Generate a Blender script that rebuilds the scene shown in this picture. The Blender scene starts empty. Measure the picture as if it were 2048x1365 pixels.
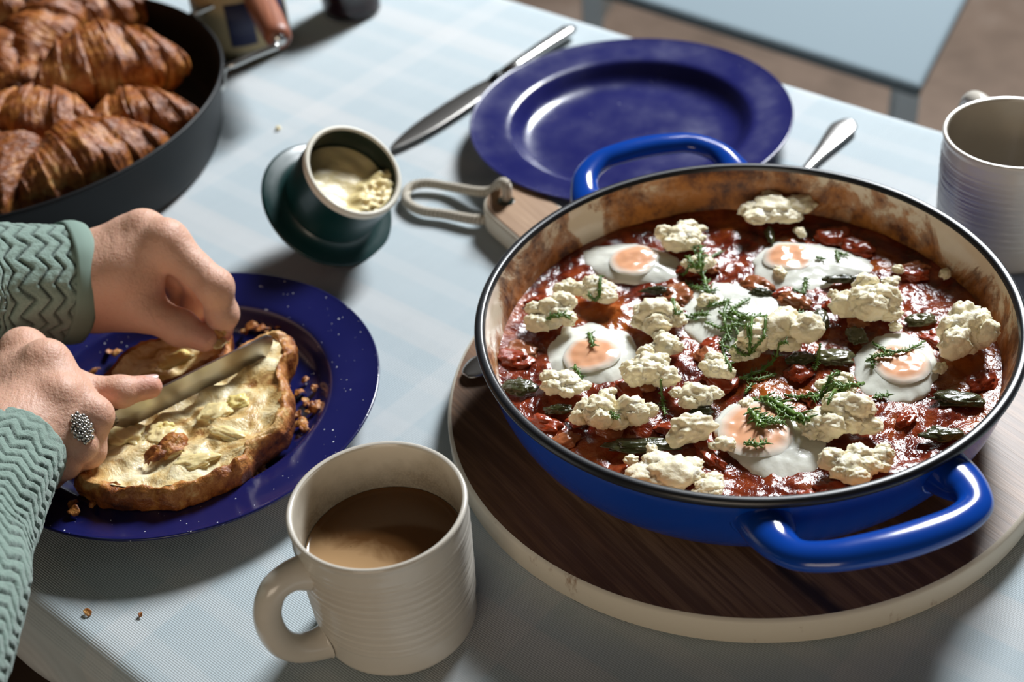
import bpy, math, random
import numpy as np
from mathutils import Vector, Matrix, noise
from mathutils.bvhtree import BVHTree

sc = bpy.context.scene
COL = sc.collection
R = math.radians

# ------------------------------------------------------------------ camera, world, light
FPX, PITCH, ROLL, CAMH = 2848.2, 0.67743, -0.10632, 0.61145
_fw = Vector((0, math.cos(PITCH), -math.sin(PITCH)))
_r0 = Vector((1, 0, 0)); _u0 = _r0.cross(_fw)
_r = math.cos(ROLL)*_r0 + math.sin(ROLL)*_u0
_u = -math.sin(ROLL)*_r0 + math.cos(ROLL)*_u0
cam = bpy.data.cameras.new('camera'); cam_ob = bpy.data.objects.new('camera', cam); COL.objects.link(cam_ob)
m = Matrix.Identity(4)
for i in range(3):
    m[i][0], m[i][1], m[i][2] = _r[i], _u[i], -_fw[i]
m[2][3] = CAMH
cam_ob.matrix_world = m
cam.sensor_width = 36; cam.lens = FPX*36/2048; cam.clip_start = 0.02
cam.dof.use_dof = True; cam.dof.focus_distance = 0.81; cam.dof.aperture_fstop = 5.6
sc.camera = cam_ob

w = bpy.data.worlds.new('room_ambient'); sc.world = w; w.use_nodes = True
bg = w.node_tree.nodes['Background']; bg.inputs[0].default_value = (1.0, 0.84, 0.68, 1); bg.inputs[1].default_value = 0.027

def area(name, loc, target, sx, sy, energy, col):
    l = bpy.data.lights.new(name, 'AREA'); l.shape = 'RECTANGLE'; l.size = sx; l.size_y = sy; l.energy = energy; l.color = col
    o = bpy.data.objects.new(name, l); COL.objects.link(o); o.location = loc
    d = Vector(target) - Vector(loc); o.rotation_euler = d.to_track_quat('-Z', 'Y').to_euler()
    return o
# the kitchen window, behind the table to the right
_az, _el, _D = R(57), R(38), 2.6
area('window_daylight', (0.0+_D*math.cos(_el)*math.cos(_az), 0.76+_D*math.cos(_el)*math.sin(_az), _D*math.sin(_el)),
     (0.0, 0.76, 0), 0.55, 0.75, 140, (0.93, 0.97, 1.0))
# unseen warm fill light, added behind the camera to brighten front-facing sides
area('front_fill', (-.7, -2.0, .72), (0, .7, .05), 1.5, 1.0, 20, (1.0, .84, .66))
sc.view_settings.view_transform = 'Standard'; sc.view_settings.look = 'None'
sc.view_settings.exposure = 0.0; sc.view_settings.gamma = 1.0
sc.view_settings.use_curve_mapping = False

# ------------------------------------------------------------------ helpers
def P(x, y, z=0.0):
    """point at height z above the table top"""
    d = (x-1024)/FPX*_r + (682.5-y)/FPX*_u + _fw
    t = (z-CAMH)/d.z
    return Vector((d.x*t, d.y*t, z))

def tag(o, label=None, cat=None, group=None, kind=None):
    if label: o['label'] = label
    if cat: o['category'] = cat
    if group: o['group'] = group
    if kind: o['kind'] = kind
    return o

def empty(name, loc=(0, 0, 0), rz=0):
    o = bpy.data.objects.new(name, None); COL.objects.link(o); o.location = loc; o.rotation_euler = (0, 0, rz)
    o.empty_display_size = 0.01
    return o

def mk(name, verts, faces, mat, parent=None, smooth=True, loc=None):
    me = bpy.data.meshes.new(name)
    V = np.asarray(verts, dtype=np.float64)
    me.from_pydata(V.tolist(), [], faces.tolist() if isinstance(faces, np.ndarray) else faces)
    if smooth: me.polygons.foreach_set('use_smooth', [True]*len(me.polygons))
    me.update()
    o = bpy.data.objects.new(name, me); COL.objects.link(o)
    if mat: me.materials.append(mat)
    if parent: o.parent = parent
    if loc is not None: o.location = loc
    return o

def grid_faces(nu, nv, cu=False, cv=False, off=0):
    f = []
    for i in range(nu if cu else nu-1):
        for j in range(nv if cv else nv-1):
            a = i*nv+j; b = ((i+1) % nu)*nv+j; c = ((i+1) % nu)*nv+(j+1) % nv; d = i*nv+(j+1) % nv
            f.append((off+a, off+b, off+c, off+d))
    return f

def lathe(prof, n=96):
    """profile from the axis out (bottom first); returns verts, faces with outward normals for a bottom->top outside profile"""
    pr = np.array(prof, float); th = np.linspace(0, 2*math.pi, n, endpoint=False)
    V = np.stack([np.outer(np.cos(th), pr[:, 0]), np.outer(np.sin(th), pr[:, 0]), np.tile(pr[:, 1], (n, 1))], -1).reshape(-1, 3)
    return V, grid_faces(n, len(pr), cu=True)

def smooth_profile(pts, k=6):
    """Catmull-Rom through the profile points"""
    p = [np.array(q, float) for q in pts]; p = [2*p[0]-p[1]] + p + [2*p[-1]-p[-2]]
    out = []
    for i in range(1, len(p)-2):
        for s in range(k):
            t = s/k
            out.append(0.5*((2*p[i]) + (-p[i-1]+p[i+1])*t + (2*p[i-1]-5*p[i]+4*p[i+1]-p[i+2])*t*t + (-p[i-1]+3*p[i]-3*p[i+1]+p[i+2])*t**3))
    out.append(p[-2])
    return np.array(out)

def tube(path, radii, n=12, flat=1.0, up=None, cap=True, closed=False):
    """sweep an ellipse (radius r across, r*flat along up) along a path"""
    pa = [Vector(q) for q in path]; N = len(pa)
    if not hasattr(radii, '__len__'): radii = [radii]*N
    V = []; F = []
    prev = None
    for i in range(N):
        if closed: t = pa[(i+1) % N]-pa[i-1]
        else: t = pa[min(i+1, N-1)]-pa[max(i-1, 0)]
        t.normalize()
        if up is not None:
            b = Vector(up) - t*Vector(up).dot(t)
            if b.length < 1e-6: b = t.orthogonal()
            b.normalize()
        elif prev is None:
            b = t.orthogonal().normalized()
        else:
            b = (prev - t*prev.dot(t)).normalized()
        prev = b; a = t.cross(b)
        for j in range(n):
            th = 2*math.pi*j/n
            V.append(pa[i] + a*(radii[i]*math.cos(th)) + b*(radii[i]*flat*math.sin(th)))
    F = grid_faces(N, n, cu=closed, cv=True)
    if cap and not closed:
        F.append(tuple(range(n))); F.append(tuple((N-1)*n+j for j in range(n-1, -1, -1)))
    return [tuple(v) for v in V], F

def spl(pts, k=8, closed=False):
    p = [np.array(q, float) for q in pts]; n = len(p); out = []
    rng = range(n) if closed else range(n-1)
    for i in rng:
        if closed: a, b, c, d = p[i-1], p[i], p[(i+1) % n], p[(i+2) % n]
        else: a, b, c, d = p[max(i-1, 0)], p[i], p[i+1], p[min(i+2, n-1)]
        for s in range(k):
            t = s/k
            out.append(0.5*(2*b+(-a+c)*t+(2*a-5*b+4*c-d)*t*t+(-a+3*b-3*c+d)*t**3))
    if not closed: out.append(p[-1])
    return out

def box(x0, x1, y0, y1, z0, z1):
    V = [(x, y, z) for x in (x0, x1) for y in (y0, y1) for z in (z0, z1)]
    return V, [(0, 1, 3, 2), (4, 6, 7, 5), (0, 4, 5, 1), (2, 3, 7, 6), (0, 2, 6, 4), (1, 5, 7, 3)]

def bevel(o, wd, seg=3):
    b = o.modifiers.new('bevel', 'BEVEL'); b.width = wd; b.segments = seg; b.limit_method = 'ANGLE'
    return o

def fbm(v, s, o=4):
    return noise.fractal(Vector(v)*s, 0.9, 2.0, o)

def ico(sub):
    t = (1+5**.5)/2
    V = [Vector(v).normalized() for v in [(-1, t, 0), (1, t, 0), (-1, -t, 0), (1, -t, 0), (0, -1, t), (0, 1, t), (0, -1, -t), (0, 1, -t), (t, 0, -1), (t, 0, 1), (-t, 0, -1), (-t, 0, 1)]]
    F = [(0, 11, 5), (0, 5, 1), (0, 1, 7), (0, 7, 10), (0, 10, 11), (1, 5, 9), (5, 11, 4), (11, 10, 2), (10, 7, 6), (7, 1, 8), (3, 9, 4), (3, 4, 2), (3, 2, 6), (3, 6, 8), (3, 8, 9), (4, 9, 5), (2, 4, 11), (6, 2, 10), (8, 6, 7), (9, 8, 1)]
    for _ in range(sub):
        cache = {}; G = []
        def mid(a, b):
            k = (a, b) if a < b else (b, a)
            if k not in cache: V.append(((V[a]+V[b])/2).normalized()); cache[k] = len(V)-1
            return cache[k]
        for a, b, c in F:
            x, y, z = mid(a, b), mid(b, c), mid(c, a)
            G += [(a, x, z), (b, y, x), (c, z, y), (x, y, z)]
        F = G
    return V, F
ICO = {k: ico(k) for k in (1, 2, 3, 4)}

# --- signed-distance modelling (for bodies that must be one continuous surface)
def sd_cone(X, a, b, ra, rb):
    a = np.array(a, np.float32); b = np.array(b, np.float32); d = b-a
    t = np.clip(((X-a)@d)/float(d@d), 0, 1)
    return np.sqrt((((X-a)-t[..., None]*d)**2).sum(-1)) - (ra+(rb-ra)*t)
def smin(a, b, k):
    h = np.clip(.5+.5*(b-a)/k, 0, 1)
    return b*(1-h)+a*h-k*h*(1-h)
def surface_nets(F, o, h):
    S = F < 0
    nx, ny, nz = F.shape
    acc = np.zeros((nx-1, ny-1, nz-1, 3), np.float32); cnt = np.zeros((nx-1, ny-1, nz-1), np.float32)
    def cn(A, c): return A[c[0]:nx-1+c[0], c[1]:ny-1+c[1], c[2]:nz-1+c[2]]
    for ax in range(3):
        for q in range(4):
            c0 = [0, 0, 0]; oth = [k for k in range(3) if k != ax]
            c0[oth[0]] = q & 1; c0[oth[1]] = q >> 1
            c1 = list(c0); c1[ax] = 1
            fa, fb = cn(F, c0), cn(F, c1); mm = cn(S, c0) != cn(S, c1)
            t = np.where(mm, fa/np.where(mm, fa-fb, 1), 0)
            for k in range(3):
                acc[..., k] += np.where(mm, (t if k == ax else c0[k]), 0)
            cnt += mm
    act = cnt > 0
    idx = -np.ones(act.shape, np.int64); idx[act] = np.arange(act.sum())
    I = np.argwhere(act)
    V = (I + acc[act]/cnt[act][:, None])*h + np.array(o)
    Q = []
    for ax in range(3):
        b, c = [(1, 2), (2, 0), (0, 1)][ax]
        sl0 = [slice(1, -1)]*3; sl1 = [slice(1, -1)]*3
        sl0[ax] = slice(0, -1); sl1[ax] = slice(1, None)
        s0, s1 = S[tuple(sl0)], S[tuple(sl1)]
        for flip, mm in ((False, s0 & ~s1), (True, ~s0 & s1)):
            E = np.argwhere(mm); E[:, b] += 1; E[:, c] += 1
            def cell(db, dc):
                G = E.copy(); G[:, b] += db; G[:, c] += dc
                return idx[G[:, 0], G[:, 1], G[:, 2]]
            q = np.stack([cell(-1, -1), cell(0, -1), cell(0, 0), cell(-1, 0)], 1)
            Q.append(q[:, ::-1] if flip else q)
    Q = np.concatenate(Q); Q = Q[(Q >= 0).all(1)]
    return V, Q
def sd_grid(lo, hi, h):
    ax = [np.arange(lo[k], hi[k]+h, h, dtype=np.float32) for k in range(3)]
    return np.stack(np.meshgrid(*ax, indexing='ij'), -1)

# ------------------------------------------------------------------ materials
class NT:
    def __init__(s, name):
        s.m = bpy.data.materials.new(name); s.m.use_nodes = True
        s.t = s.m.node_tree; s.b = s.t.nodes['Principled BSDF']; s._c = None
    def n(s, typ, **kw):
        o = s.t.nodes.new(typ)
        for k, v in kw.items(): setattr(o, k, v)
        return o
    def set(s, sock, v):
        if isinstance(v, bpy.types.NodeSocket): s.t.links.new(v, sock)
        elif hasattr(v, '__len__') and len(v) == 3 and sock.type == 'RGBA': sock.default_value = (*v, 1)
        else: sock.default_value = v
    def inp(s, **kw):
        for k, v in kw.items(): s.set(s.b.inputs[k.replace('_', ' ')], v)
        return s
    @property
    def co(s):
        if s._c is None: s._c = s.n('ShaderNodeTexCoord').outputs['Object']
        return s._c
    def mapv(s, scale=(1, 1, 1), rot=(0, 0, 0), loc=(0, 0, 0), v=None):
        o = s.n('ShaderNodeMapping'); s.set(o.inputs[0], v or s.co)
        o.inputs['Scale'].default_value = scale; o.inputs['Rotation'].default_value = rot; o.inputs['Location'].default_value = loc
        return o.outputs[0]
    def noise(s, scale, detail=4, rough=.55, v=None, dist=0):
        o = s.n('ShaderNodeTexNoise'); s.set(o.inputs['Vector'], v or s.co)
        o.inputs['Scale'].default_value = scale; o.inputs['Detail'].default_value = detail
        o.inputs['Roughness'].default_value = rough; o.inputs['Distortion'].default_value = dist
        return o.outputs[0]
    def vor(s, scale, v=None, feature='F1', rnd=1.0, out='Distance'):
        o = s.n('ShaderNodeTexVoronoi', feature=feature); s.set(o.inputs['Vector'], v or s.co)
        o.inputs['Scale'].default_value = scale; o.inputs['Randomness'].default_value = rnd
        return o.outputs[out]
    def wave(s, scale, v=None, dist=0, det=2, ds=1.0, dire='X', prof='SIN'):
        o = s.n('ShaderNodeTexWave', bands_direction=dire, wave_profile=prof); s.set(o.inputs['Vector'], v or s.co)
        o.inputs['Scale'].default_value = scale; o.inputs['Distortion'].default_value = dist
        o.inputs['Detail'].default_value = det; o.inputs['Detail Scale'].default_value = ds
        return o.outputs['Fac']
    def ramp(s, fac, stops, interp='LINEAR'):
        o = s.n('ShaderNodeValToRGB'); o.color_ramp.interpolation = interp; s.set(o.inputs[0], fac)
        e = o.color_ramp.elements
        while len(e) < len(stops): e.new(0.5)
        for k, (p, c) in zip(e, stops):
            k.position = p; k.color = (c, c, c, 1) if not hasattr(c, '__len__') else (*c, 1)
        return o.outputs[0]
    def mix(s, fac, a, b, blend='MIX'):
        o = s.n('ShaderNodeMix', data_type='RGBA', blend_type=blend)
        s.set(o.inputs[0], fac); s.set(o.inputs[6], a); s.set(o.inputs[7], b)
        return o.outputs[2]
    def math(s, op, a, b=0.0, c=0.0):
        o = s.n('ShaderNodeMath', operation=op); s.set(o.inputs[0], a); s.set(o.inputs[1], b); s.set(o.inputs[2], c)
        return o.outputs[0]
    def sep(s, v=None):
        o = s.n('ShaderNodeSeparateXYZ'); s.set(o.inputs[0], v or s.co); return o.outputs
    def attr(s, name):
        return s.n('ShaderNodeAttribute', attribute_name=name).outputs['Fac']
    def bump(s, h, strength=.5, dist=.001):
        o = s.n('ShaderNodeBump'); s.set(o.inputs['Height'], h); o.inputs['Strength'].default_value = strength; o.inputs['Distance'].default_value = dist
        s.t.links.new(o.outputs[0], s.b.inputs['Normal']); return s

def plain(name, col, rough=.5, metal=0, **kw):
    t = NT(name); t.inp(Base_Color=col, Roughness=rough, Metallic=metal)
    for k, v in kw.items(): t.inp(**{k: v})
    return t.m

TD = Vector((0.71309, -0.70108, 0)); TN = Vector((0.70108, 0.71309, 0)); TANG = math.atan2(TD.y, TD.x)
N0, N1 = 0.1966, 0.9493       # the two long edges of the table, along TN

def m_cloth():
    t = NT('tablecloth_weave')
    x, y, z = t.sep()
    def band(c, period, off, w0, w1):
        f = t.math('FRACT', t.math('ADD', t.math('DIVIDE', c, period), off))
        o = t.n('ShaderNodeMapRange', interpolation_type='SMOOTHSTEP')
        d = t.math('ABSOLUTE', t.math('SUBTRACT', f, 0.5))
        t.set(o.inputs[0], d); o.inputs[1].default_value = w0; o.inputs[2].default_value = w1; o.inputs[3].default_value = 1; o.inputs[4].default_value = 0
        return o.outputs[0]
    s1 = band(y, 0.170, 0.47, .080, .098)    # pale stripes along the table
    s2 = band(y, 0.0425, 0.30, .12, .20)
    s3 = band(x, 0.170, 0.694, .066, .080)   # and across it
    n = t.noise(55, 5, .7, t.mapv((1, .06, 1)))
    n2 = t.noise(9, 3)
    base = t.mix(n2, (0.40, 0.48, 0.52), (0.46, 0.53, 0.56))
    c = t.mix(t.math('MULTIPLY', s1, .42), base, (0.60, 0.585, 0.575))
    c = t.mix(t.math('MULTIPLY', s2, .22), c, (0.62, 0.62, 0.62))
    c = t.mix(t.math('MULTIPLY', s3, .26), c, (0.66, 0.64, 0.63))
    c = t.mix(t.math('MULTIPLY', n, .25), c, (0.72, 0.74, 0.75))
    wx = t.wave(320, dire='X', dist=.6); wy = t.wave(250, dire='Y', dist=.6)
    wv = t.math('MULTIPLY', wx, wy)
    c = t.mix(t.math('MULTIPLY', wv, .22), c, (0.2, 0.22, 0.23))
    t.inp(Base_Color=c, Roughness=.85, Specular_IOR_Level=.15)
    t.b.inputs['Sheen Weight'].default_value = .15
    h = t.math('ADD', t.math('MULTIPLY', t.math('ADD', wx, wy), .4), t.math('MULTIPLY', t.noise(6, 4), 6))
    t.bump(h, .55, .0006)
    return t.m

def m_enamel(name, a, b, speck=True, rough=.16, dens=.47):
    t = NT(name)
    c = t.mix(t.noise(14, 4), a, b)
    if speck:
        v = t.vor(300); thr = t.math('LESS_THAN', v, t.math('MULTIPLY', t.math('SUBTRACT', t.noise(190, 1), dens), .75))
        c = t.mix(t.math('MULTIPLY', thr, .9), c, (0.75, 0.76, 0.8))
    t.inp(Base_Color=c, Roughness=t.ramp(t.noise(30, 5), [(.3, rough*.8), (.75, rough*1.7)]), Coat_Weight=.15, Coat_Roughness=.05)
    t.bump(t.noise(60, 2), .06, .0006)
    return t.m

def m_pan_in():
    t = NT('cream_enamel_with_baked_on_sauce')
    x, y, z = t.sep()
    n = t.noise(26, 6, .68, dist=.6); n2 = t.noise(75, 5, .7); n3 = t.noise(9, 3)
    # baked-on rings left by the sauce: strongest a little above its present level
    hz = t.math('MULTIPLY', t.math('SUBTRACT', z, .048), 30)          # 0 at sauce, 1 at rim
    amt = t.math('SUBTRACT', t.math('ADD', n, t.math('MULTIPLY', t.math('SUBTRACT', n3, .5), .7)), t.math('MULTIPLY', hz, .20))
    st = t.ramp(amt, [(.30, 0), (.36, .75), (.46, 1)])
    dk = t.ramp(t.math('ADD', t.math('MULTIPLY', n2, .6), t.math('MULTIPLY', n, .5)), [(.50, 0), (.66, 1)])
    cream = t.mix(n2, (0.66, 0.55, 0.40), (0.76, 0.67, 0.52))
    stain = t.mix(dk, (0.42, 0.15, 0.022), (0.075, 0.018, 0.006))
    t.inp(Base_Color=t.mix(st, cream, stain), Roughness=t.mix(st, (.22,)*3, (.5,)*3), Coat_Weight=.1)
    t.bump(t.math('ADD', t.math('MULTIPLY', st, .6), t.math('MULTIPLY', n2, .4)), .5, .0008)
    return t.m

def m_sauce():
    t = NT('cooked_tomato_sauce')
    n = t.noise(32, 6, .65, dist=.4); n2 = t.noise(11, 4, .6); n3 = t.noise(110, 4, .65)
    c = t.ramp(n, [(.30, (.034, .006, .003)), (.45, (.125, .014, .005)), (.57, (.25, .040, .010)), (.70, (.40, .125, .036))])
    oil = t.ramp(n2, [(.54, 0), (.66, 1)])
    c = t.mix(t.math('MULTIPLY', oil, .65), c, (.50, .13, .014))
    c = t.mix(t.ramp(n3, [(.58, 0), (.72, .5)]), c, (.06, .012, .006))
    t.inp(Base_Color=c, Roughness=t.ramp(n3, [(.3, .10), (.8, .28)]), Specular_IOR_Level=.6)
    t.b.inputs['Subsurface Weight'].default_value = .12; t.b.inputs['Subsurface Radius'].default_value = (.006, .0015, .0008); t.b.inputs['Subsurface Scale'].default_value = .5
    t.bump(t.math('ADD', t.noise(170, 4, .6), t.math('MULTIPLY', t.noise(420, 2), .35)), .65, .0016)
    return t.m

def m_tomato(name, a, b, bs=.5):
    t = NT(name)
    t.inp(Base_Color=t.mix(t.noise(90, 4, .6), a, b), Roughness=t.ramp(t.noise(150, 3), [(.3, .12), (.8, .3)]), Specular_IOR_Level=.6)
    t.bump(t.noise(260, 4, .65), bs, .001)
    return t.m

def m_sss(name, a, b, scale, rough, rad, w=.5, bsc=None, bst=.3, bd=.0005, spec=.5, sscale=.4):
    t = NT(name)
    t.inp(Base_Color=t.mix(t.noise(scale, 4, .6), a, b), Roughness=rough, Specular_IOR_Level=spec)
    t.b.inputs['Subsurface Weight'].default_value = w; t.b.inputs['Subsurface Radius'].default_value = rad; t.b.inputs['Subsurface Scale'].default_value = sscale
    if bsc: t.bump(t.noise(bsc, 4, .65), bst, bd)
    return t.m

def m_yolk():
    t = NT('veiled_egg_yolk')
    x, y, z = t.sep(); r = t.math('SQRT', t.math('ADD', t.math('MULTIPLY', x, x), t.math('MULTIPLY', y, y)))
    e = t.attr('edge')
    c = t.mix(t.noise(60, 3), (.78, .37, .19), (.82, .46, .29))
    c = t.mix(t.ramp(e, [(.66, 0), (.99, 1)]), c, (.80, .78, .70))
    t.inp(Base_Color=c, Roughness=.16, Specular_IOR_Level=.55)
    t.b.inputs['Subsurface Weight'].default_value = .3; t.b.inputs['Subsurface Radius'].default_value = (.006, .003, .0015); t.b.inputs['Subsurface Scale'].default_value = .5
    return t.m

def m_wood(name, dark, mid, light, ang, sc=1.0, rough=.5, knot=None):
    t = NT(name)
    v = t.mapv((1, 1, 1), (0, 0, -ang))
    g = t.noise(28*sc, 6, .62, t.mapv((.12, 1, 1), v=v), .5)
    f = t.noise(260*sc, 4, .7, t.mapv((.035, 1, .3), v=v))
    w_ = t.noise(7*sc, 3, .5, t.mapv((.35, 1, 1), v=v))
    fac = t.math('ADD', t.math('MULTIPLY', g, .62), t.math('MULTIPLY', w_, .38))
    c = t.ramp(fac, [(.34, dark), (.5, mid), (.66, light)])
    c = t.mix(t.ramp(f, [(.42, .65), (.62, 0)]), c, dark)
    if knot:
        x, y, z = t.sep(v)
        d = t.math('ABSOLUTE', t.math('ADD', t.math('SUBTRACT', y, knot[1]), t.math('MULTIPLY', t.math('SUBTRACT', t.noise(22, 3), .5), .02)))
        a = t.ramp(t.math('MULTIPLY', d, 100), [(.0, 1), (.25, .9), (.7, 0)])
        a = t.math('MULTIPLY', a, t.math('GREATER_THAN', x, knot[0]))
        c = t.mix(t.math('MULTIPLY', a, .85), c, (.012, .007, .005))
    t.inp(Base_Color=c, Roughness=rough)
    t.bump(f, .35, .0006)
    return t.m

def m_painted_edge():
    t = NT('worn_cream_paint')
    n = t.noise(60, 5, .7, t.mapv((1, 1, .5)))
    c = t.mix(t.ramp(n, [(.62, 0), (.75, 1)]), (.66, .60, .49), (.26, .14, .07))
    t.inp(Base_Color=c, Roughness=.6); t.bump(t.noise(140, 3), .3, .0005)
    return t.m

def m_mug(name, col):
    t = NT(name)
    c = t.mix(t.noise(180, 3, .6), col, tuple(k*.93 for k in col))
    t.inp(Base_Color=c, Roughness=.22, Coat_Weight=.3, Coat_Roughness=.06, Specular_IOR_Level=.5)
    t.bump(t.noise(45, 3), .05, .001)
    return t.m

def m_mug_in():
    t = NT('mug_inside_glaze_with_coffee_film')
    x, y, z = t.sep()
    v = t.ramp(t.vor(700), [(.1, 0), (.7, 1)])
    hz = t.math('MULTIPLY', t.math('SUBTRACT', .089, z), 36)     # 0 rim .. 1 coffee
    am = t.math('ADD', t.math('MULTIPLY', t.noise(38, 3), .75), t.math('MULTIPLY', hz, .35))
    f = t.ramp(am, [(.42, 0), (.72, .75)])
    film = t.mix(v, (.40, .32, .22), (.24, .19, .13))
    t.inp(Base_Color=t.mix(f, (.62, .56, .46), film), Roughness=.25, Coat_Weight=.2)
    return t.m

def m_coffee():
    t = NT('milky_coffee')
    x, y, z = t.sep()
    n = t.noise(28, 5, .6, dist=.8)
    d = t.math('SUBTRACT', t.math('ADD', t.math('MULTIPLY', x, -16), t.math('MULTIPLY', y, -26)), t.math('MULTIPLY', t.math('SUBTRACT', n, .5), .9))
    f = t.ramp(t.math('ADD', t.math('MULTIPLY', d, .6), .42), [(.42, 0), (.62, 1)])
    c = t.mix(f, t.mix(n, (.12, .052, .017), (.16, .073, .025)), (.42, .26, .13))
    b = t.math('LESS_THAN', t.vor(420), t.math('MULTIPLY', t.math('SUBTRACT', t.noise(130, 1), .56), .8))
    c = t.mix(t.math('MULTIPLY', b, .8), c, (.05, .025, .012))
    t.inp(Base_Color=c, Roughness=.12)
    return t.m

def m_crust():
    t = NT('baked_croissant_crust')
    lam = t.attr('lam')
    n = t.noise(34, 5, .65); n2 = t.noise(200, 4, .7); fl = t.vor(150, t.mapv((1, 1, .45)), rnd=1)
    fac = t.math('ADD', t.math('ADD', t.math('MULTIPLY', n, .85), t.math('MULTIPLY', lam, .32)), t.math('MULTIPLY', t.math('SUBTRACT', n2, .5), .55))
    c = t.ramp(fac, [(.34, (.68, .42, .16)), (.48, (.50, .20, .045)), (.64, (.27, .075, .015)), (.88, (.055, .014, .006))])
    t.inp(Base_Color=c, Roughness=t.ramp(n2, [(.3, .30), (.8, .6)]), Specular_IOR_Level=.45)
    t.bump(t.math('ADD', t.math('ADD', n2, t.math('MULTIPLY', t.noise(480, 3), .5)), t.math('MULTIPLY', fl, .7)), .8, .0016)
    return t.m

def m_crumb():
    t = NT('buttered_croissant_crumb')
    n = t.noise(46, 5, .66, dist=.6); n2 = t.noise(105, 4, .65)
    c = t.ramp(n, [(.32, (.34, .15, .04)), (.42, (.66, .44, .17)), (.53, (.85, .70, .40)), (.68, (.91, .83, .60))])
    c = t.mix(t.ramp(n2, [(.58, 0), (.72, .65)]), c, (.48, .27, .10))
    t.inp(Base_Color=c, Roughness=.38)
    t.b.inputs['Subsurface Weight'].default_value = .2; t.b.inputs['Subsurface Radius'].default_value = (.004, .003, .0015); t.b.inputs['Subsurface Scale'].default_value = .5
    t.bump(t.math('ADD', n, t.math('MULTIPLY', n2, .6)), .8, .003)
    return t.m

def m_skin():
    t = NT('skin')
    red = t.attr('red')
    n = t.noise(70, 5, .6); n2 = t.noise(600, 3, .6)
    c = t.mix(n, (.60, .335, .235), (.70, .42, .305))
    c = t.mix(t.math('MULTIPLY', red, .6), c, (.66, .26, .20))
    c = t.mix(t.ramp(n2, [(.55, 0), (.75, .2)]), c, (.45, .2, .14))
    t.inp(Base_Color=c, Roughness=.5, Specular_IOR_Level=.35)
    t.b.inputs['Subsurface Weight'].default_value = .35; t.b.inputs['Subsurface Radius'].default_value = (.007, .0028, .0014); t.b.inputs['Subsurface Scale'].default_value = .6
    cr = t.noise(190, 3, .6, t.mapv((1, .3, 1), (0, 0, R(35))))
    t.bump(t.math('ADD', t.math('MULTIPLY', n2, .8), t.math('ADD', t.math('MULTIPLY', cr, 1.6), t.math('MULTIPLY', n, 1.5))), .55, .0010)
    return t.m

def m_sweater():
    t = NT('sage_knit_wool')
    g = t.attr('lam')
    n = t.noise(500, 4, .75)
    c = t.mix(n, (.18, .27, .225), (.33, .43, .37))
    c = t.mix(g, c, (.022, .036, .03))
    t.inp(Base_Color=c, Roughness=.9, Specular_IOR_Level=.1); t.b.inputs['Sheen Weight'].default_value = .4
    t.bump(n, .9, .0012)
    return t.m

def m_rope():
    t = NT('natural_cotton_rope')
    w_ = t.wave(95, t.mapv((1, 1, 1), (0, 0, R(30))), 1.5)
    t.inp(Base_Color=t.mix(w_, (.34, .29, .22), (.66, .60, .50)), Roughness=.9); t.bump(w_, .8, .0015)
    return t.m

def m_floor():
    t = NT('worn_brown_floor')
    n = t.noise(2.3, 5, .65); n2 = t.noise(22, 4, .7)
    c = t.ramp(t.math('ADD', t.math('MULTIPLY', n, .7), t.math('MULTIPLY', n2, .3)), [(.3, (.07, .045, .030)), (.55, (.145, .098, .070)), (.75, (.23, .175, .14))])
    t.inp(Base_Color=c, Roughness=.75); t.bump(n2, .4, .004)
    return t.m

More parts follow.
